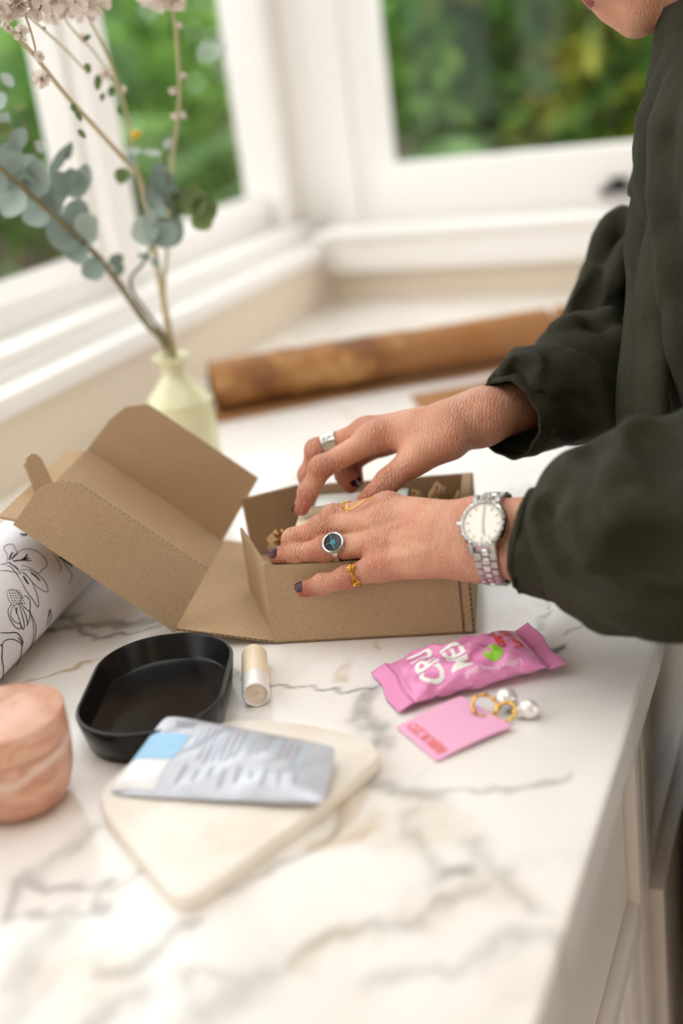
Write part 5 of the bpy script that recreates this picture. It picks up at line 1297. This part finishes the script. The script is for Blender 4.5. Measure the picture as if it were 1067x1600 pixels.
for k in range(12):
    a = 2*PI*k/12; box('hour_marker', (-0.00045, -0.0015, 0), (0.00045, 0.0015, 0.0003), M['steelbrushed'], dl, 0.00008, WM @ Matrix.Rotation(a, 4, 'Z') @ Matrix.Translation((0, 0.0112, 0.0061)))
for nm, a, L, w_ in (('minute_hand', 0.02, 0.0105, 0.00042), ('hour_hand', PI+0.12, 0.0072, 0.00055), ('second_hand', PI+0.25, 0.0098, 0.00015)):
    box(nm, (-w_, -0.001, 0), (w_, L, 0.0003), M['steelbrushed'], dl, 0.0001, WM @ Matrix.Rotation(a, 4, 'Z') @ Matrix.Translation((0, 0, 0.0065)))
side = -1 if np.dot(wx, wax) > 0 else 1
tube('crown', [V(WM @ Vector((side*RW, 0, 0.0025))), V(WM @ Vector((side*(RW+0.0024), 0, 0.0025)))], [0.0019, 0.0021], M['steel'], watch, 14)
for sg in (-1, 1):
    for lx in (-1, 1):
        box('lug', (-0.0016, -0.003, -0.0015), (0.0016, 0.004, 0.003), M['steelbrushed'], watch, 0.0005, WM @ Matrix.Translation((lx*0.0082, sg*(RW-0.0004), 0.0008)) @ Matrix.Rotation(-sg*0.55, 4, 'X'))
arc = lambda a: math.hypot(AE*math.cos(a), AN*math.sin(a))
for sg in (-1, 1):
    a = wph; t = 0.0
    while t < 0.0150: a += sg*0.01; t += arc(a)*0.01
    for row in range(9):
        wd = 0.0170-0.0004*row
        for k in range(3):
            t = 0.0; am = a + sg*(0.0028 if k == 1 else 0.0)/arc(a)*1.0
            n = wnorm(am); d = -we*0+0; d = (wring(am+0.01)-wring(am-0.01)); d /= np.linalg.norm(d); x_ = np.cross(d, n)
            Mx = basis(wring(am)+n*0.0016, x_, d, n); x0 = (-wd/2, -wd/6+0.0002, wd/6+0.0002)[k]; x1 = (-wd/6-0.0002, wd/6-0.0002, wd/2)[k]
            box('bracelet_link', (x0, -0.0026, -0.0012), (x1, 0.0026, 0.0014), M['steel'] if k == 1 else M['steelbrushed'], watch, 0.0005, Mx)
        a += sg*0.0058/arc(a)

def ring_band(name, c, axis, r, width, thick, mat, parent, seg=40, wob=0.0, taper=None, ref=None):
    axis = axis/np.linalg.norm(axis); _, a_, b_ = frame_of(axis)
    if ref is not None:
        a_ = ref-axis*np.dot(ref, axis); a_ /= np.linalg.norm(a_); b_ = np.cross(axis, a_)
    vs = []; fs = []
    for k in range(seg):
        t = 2*PI*k/seg; n = math.cos(t)*a_+math.sin(t)*b_; wd = width*(1.0 if taper is None else taper+(1-taper)*(0.5+0.5*math.cos(t))); wv = wob*math.sin(7*t)
        for dx, dr in ((-wd/2, 0), (-wd/2, thick), (0, thick*1.15+wv), (wd/2, thick), (wd/2, 0)): vs.append(c+axis*dx+n*(r+dr))
    for k in range(seg):
        for j in range(5): q = k*5+j; q2 = k*5+(j+1) % 5; k2 = ((k+1) % seg)*5; fs.append((q, q2, k2+(j+1) % 5, k2+j))
    return mesh(name, vs, fs, mat, parent, True, 40)
def on_finger(H, i, seg, t):
    j = [H['mcp'][i]]+H['fing'][i]; r = H['rad'][i]; return j[seg]*(1-t)+j[seg+1]*t, (j[seg+1]-j[seg])/np.linalg.norm(j[seg+1]-j[seg]), r[seg]*(1-t)+r[seg+1]*t
# black stone ring
c, ax, r = on_finger(LH, 2, 0, 0.80)
rg_ = empty('stone_ring', c, 'silver ring with a round black stone and turquoise flower inlay on the ring finger', 'ring')
ring_band('band', c, ax, r*1.0, 0.004, 0.0012, M['silver'], rg_)
fdn = LH['fdors'][2]; fdn = fdn*0.8+to_cam(c)*0.35; fdn -= ax*np.dot(fdn, ax)*0.8; fdn /= np.linalg.norm(fdn)
rx = ax-fdn*np.dot(ax, fdn); rx /= np.linalg.norm(rx); ry = np.cross(fdn, rx); RM = basis(c+fdn*(r+0.0006), rx, ry, fdn)
lathe('setting', [(0.0, 0), (0.0078, 0), (0.0082, 0.0012), (0.0080, 0.0026), (0.0074, 0.0028)], M['silver'], rg_, 40, RM, 40)
for k in range(26):
    a = 2*PI*k/26; bm = bmesh.new(); bmesh.ops.create_icosphere(bm, subdivisions=1, radius=0.00075)
    for q in bm.verts: q.co = RM @ (q.co+Vector((0.0084*math.cos(a), 0.0084*math.sin(a), 0.0010)))
    from_bm('bead', bm, M['steelbrushed'], rg_, True)
stn = lathe('black_stone', [(0.0, 0.0030), (0.0070, 0.0029), (0.0074, 0.0024)], M['stone_black'], rg_, 36, RM, 40)
def inlay(cx_, cy_, r1, r2, mat, n=10, rot=0.0):
    vs = [RM @ Vector((cx_+math.cos(rot)*r1*math.cos(t)-math.sin(rot)*r2*math.sin(t), cy_+math.sin(rot)*r1*math.cos(t)+math.cos(rot)*r2*math.sin(t), 0.00315)) for t in [2*PI*k/n for k in range(n)]]
    mesh('inlay', vs, [tuple(range(n))], mat, stn)
for k in range(5):
    a = 2*PI*k/5+0.3; inlay(0.0015*math.cos(a), 0.0015*math.sin(a), 0.0012, 0.0008, M['turq'], rot=a)
inlay(0, 0, 0.0006, 0.0006, M['coral'])
for k in range(4):
    a = PI/2*k+0.25; inlay(0.0038*math.cos(a), 0.0038*math.sin(a), 0.0010, 0.0005, M['turq'] if k % 2 else M['coral'], rot=a); inlay(0.0054*math.cos(a+0.12), 0.0054*math.sin(a+0.12), 0.0008, 0.0005, M['blueinlay'], rot=a+0.8)
# gold leaf ring on the little finger
c, ax, r = on_finger(LH, 3, 0, 0.74)
rg_ = empty('leaf_ring', c, 'gold ring with two small leaf clusters on the little finger', 'ring')
ring_band('band', c, ax, r*1.0, 0.0024, 0.0011, M['gold'], rg_)
tc_ = to_cam(c); u_ = np.cross(ax, tc_); u_ /= np.linalg.norm(u_)
if u_[2] < 0: u_ = -u_
for sgn, nm in ((0.62, 'leaf_cluster'), (-0.62, 'leaf_cluster')):
    n = tc_-ax*np.dot(tc_, ax); n /= np.linalg.norm(n); n = n*math.cos(sgn)+u_*math.sin(sgn); t_ = np.cross(ax, n)
    vs = []; fs = []
    for k in range(7):
        a = 2*PI*k/7+0.4; d = math.cos(a)*ax+math.sin(a)*t_; s_ = np.cross(n, d); b0 = c+n*(r+0.0010); L = 0.0038*(1+0.2*(k % 2)); q = len(vs)
        vs += [b0-s_*0.0004, b0+d*L*0.5+s_*0.0013+n*0.0012, b0+d*L+n*0.0004, b0+d*L*0.5-s_*0.0013+n*0.0012, b0+d*L*0.5+n*0.0002, b0+s_*0.0004]; fs += [(q, q+5, q+1, q+2, q+3), (q+4, q+1, q+5), (q+4, q+3, q+2, q+1)]
    vs2, fs2 = tube_data([c+n*(r+0.0004), c+n*(r+0.0022)], [0.0013, 0.0007], 8, True, len(vs)); mesh(nm, vs+vs2, fs+fs2, M['gold'], rg_)
# open gold wire ring on the index finger
rg_ = empty('wire_ring', on_v(556, 790, 0.02), 'thin gold open-loop wire ring on the near index finger', 'ring')
tube('wire_loop', spline([on_v(581, 777, 0.0205), on_v(570, 783, 0.019), on_v(558, 790, 0.0190), on_v(547, 796, 0.0195), on_v(539, 796, 0.0205), on_v(534, 791, 0.0215), on_v(536, 786, 0.0225), on_v(544, 782, 0.024)], 6), 0.00062, M['gold'], rg_, 8)
c, ax, r = on_finger(LH, 0, 0, 0.66)
ring_band('band', c, ax, r*0.95, 0.0012, 0.0008, M['gold'], rg_)
# wide hammered silver ring, far hand
c, ax, r = on_finger(RH, 1, 0, 0.72)
rg_ = empty('hammered_ring', c, 'wide hammered silver ring on the far hand', 'ring')
ring_band('band', c, ax, r*1.01, 0.0125, 0.0013, M['silver'], rg_, 48, 0.0004, 0.55, np.array([-0.3, -0.3, 1.0]))

# ================================================================== garden beyond the glass
def clump_noise(P, seed, f):
    rg = np.random.RandomState(seed); o = np.zeros(len(P))
    for k in range(6):
        d = rg.randn(3); d = d/np.linalg.norm(d)*f*(0.6+rg.rand()); o += np.sin(P@d+rg.rand()*6.3)
    return o/6*1.6
def shrub(name, c, rad, n, leaf, mat, label, seed, group='garden shrubs behind the windows', long_=1.8, trunk=True):
    rg = np.random.RandomState(seed); c = np.asarray(c, float); rad = np.asarray(rad, float)
    d = rg.randn(n, 3); d /= np.linalg.norm(d, axis=1)[:, None]; rr = rg.rand(n)**0.4
    lump = 1+0.25*clump_noise(d, seed+9, 3.0); P = c + d*rad*(rr*lump)[:, None]
    ax = rg.randn(n, 3)+d*0.9+np.array([0, 0, -0.25]); ax /= np.linalg.norm(ax, axis=1)[:, None]
    nn = rg.randn(n, 3)*0.7+np.array([0, 0, 1.0])+d*0.5; nn -= ax*(nn*ax).sum(1)[:, None]; nn /= np.linalg.norm(nn, axis=1)[:, None]; s = np.cross(ax, nn)
    L = (leaf*(0.6+0.8*rg.rand(n)))[:, None]; wd = L/long_
    vs = np.stack([P, P+ax*L*0.45+s*wd/2+nn*wd*0.12, P+ax*L-nn*L*0.1, P+ax*L*0.45-s*wd/2+nn*wd*0.12], 1).reshape(-1, 3)
    q = np.arange(n)*4; fs = np.concatenate([np.stack([q, q+1, q+2], 1), np.stack([q, q+2, q+3], 1)]).tolist()
    t = empty(name, (c[0], c[1], -0.5), label, 'shrub', group)
    o = mesh('foliage', vs, fs, mat, t); o['kind'] = 'stuff'
    tone = np.clip((0.5 if mat is not M['lf_gold'] else 0.08)+0.9*clump_noise(P, seed+3, 22.0)+0.15*rg.randn(n), 0, 1); a = o.data.attributes.new('tone', 'FLOAT', 'POINT'); a.data.foreach_set('value', np.repeat(tone, 4).astype('f'))
    if trunk: tube('stem', [V((c[0], c[1], -0.62)), V((c[0]+0.03, c[1], c[2]-rad[2]*0.3)), V((c[0], c[1]+0.03, c[2]+rad[2]*0.4))], [0.02, 0.014, 0.006], M['soil'], t, 8)
    return t
M['lf_mid'] = leafmat('mid_green_leaf', (58, 96, 30), (140, 182, 80), 0.45, 0.35)
M['lf_bright'] = leafmat('bright_green_leaf', (80, 134, 34), (164, 206, 92), 0.45, 0.4)
M['lf_dark'] = leafmat('dark_green_leaf', (40, 66, 26), (96, 132, 60), 0.45, 0.25)
M['lf_gold'] = leafmat('golden_green_leaf', (84, 132, 34), (230, 212, 60), 0.45, 0.4)
M['lf_fern'] = leafmat('fern_leaf', (88, 138, 70), (168, 202, 138), 0.5, 0.35)
M['lf_brown'] = leafmat('brown_green_leaf', (70, 58, 32), (116, 124, 58), 0.6, 0.3)
# sloping ground outside
gv = []; gf = []; GX = np.linspace(-9, 4, 27); GY = np.linspace(-4, 9, 27)
for x in GX:
    for y in GY:
        dist = max(-1.1-x, y-2.35, 0.0) if (x < -1.1 or y > 2.35) else 0.0
        z = -0.60 + (0.05*math.sin(3*x)*math.cos(2.3*y) + 0.16*max(0, dist-1.2) if dist else -0.5); gv.append((x, y, z))
for i in range(26):
    for j in range(26): q = i*27+j; gf.append((q, q+27, q+28, q+1))
gr = mesh('ground', gv, gf, M['soil'], None, True); S(gr)
shrub('garden_hedge', (-0.9, 6.2, 0.9), (2.6, 0.5, 1.5), 6500, 0.13, M['lf_dark'], 'dark green hedge at the back of the garden beyond the back window', 1, 'hedges closing the garden')
shrub('garden_hedge', (-5.2, 6.2, 0.9), (0.7, 3.6, 1.6), 14000, 0.15, M['lf_mid'], 'green hedge along the garden beyond the left window', 2, 'hedges closing the garden')
shrub('garden_shrub', (-1.05, 4.9, 0.45), (0.62, 0.4, 0.55), 2600, 0.085, M['lf_mid'], 'mid green shrub in the centre of the back window', 3)
shrub('garden_shrub', (-0.55, 4.5, 0.22), (0.46, 0.4, 0.50), 2000, 0.10, M['lf_gold'], 'golden-leaved shrub at the right of the back window', 4)
shrub('garden_shrub', (-1.50, 4.6, 0.50), (0.5, 0.35, 0.36), 2200, 0.10, M['lf_bright'], 'bright green shrub at the top left of the back window', 5)
shrub('garden_shrub', (-1.05, 4.5, 0.62), (0.45, 0.3, 0.22), 500, 0.12, M['lf_gold'], 'yellow-green shrub top in the upper middle of the back window', 6)
shrub('garden_shrub', (-1.1, 4.4, -0.15), (0.6, 0.25, 0.22), 700, 0.06, M['lf_brown'], 'low brownish plant along the bottom of the back window', 7)
shrub('garden_shrub', (-3.0, 4.9, 0.30), (0.5, 0.9, 0.8), 3400, 0.12, M['lf_bright'], 'bright green shrub filling the second left window pane', 8, long_=2.6)
shrub('garden_shrub', (-3.4, 5.6, 0.05), (0.4, 0.5, 0.4), 900, 0.08, M['lf_brown'], 'brownish green shrub low beside the corner post', 9)
shrub('garden_shrub', (-3.5, 3.6, 0.25), (0.5, 0.8, 0.55), 1700, 0.10, M['lf_dark'], 'dark shrub behind the leftmost window pane', 10)
shrub('garden_shrub', (-3.0, 3.3, -0.35), (0.4, 0.7, 0.2), 700, 0.07, M['lf_fern'], 'low pale green ground plant at the foot of the leftmost pane', 11, trunk=False)
def fern(c, n, L, label, seed):
    rg = np.random.RandomState(seed); t = empty('garden_fern', c, label, 'fern', 'ferns outside the windows')
    for k in range(n):
        a = 2*PI*k/n+rg.rand()*0.5; d = np.array([math.cos(a), math.sin(a), 0]); s = np.array([-d[1], d[0], 0]); vs = []; fs = []
        ln = L*(0.75+0.4*rg.rand()); up = 0.9+0.3*rg.rand()
        pts = [np.asarray(c)+d*ln*u+BZ*(ln*(up*u-0.85*u*u)) for u in np.linspace(0, 1, 15)]
        for i, p in enumerate(pts[1:-1], 1):
            w_ = ln*0.22*math.sin(PI*(i/14)**0.8)+0.01
            for sg in (-1, 1):
                q = len(vs); fw = pts[i+1]-p; vs += [p-fw*0.3, p+fw*0.3, p+s*sg*w_+fw*0.7-BZ*0.02]; fs.append((q, q+1, q+2))
        o = mesh('frond', vs, fs, M['lf_fern'], t); av = o.data.attributes.new('tone', 'FLOAT', 'POINT'); av.data.foreach_set('value', np.full(len(vs), 0.35+0.6*rg.rand(), 'f'))
fern((-1.40, 4.05, -0.12), 13, 0.70, 'pale green fern at the left of the back window', 1)
fern((-1.0, 4.1, -0.28), 9, 0.50, 'smaller fern at the bottom middle of the back window', 2)
fern((-2.5, 4.3, 0.0), 9, 0.65, 'large fern with arching fronds in the second left pane', 3)
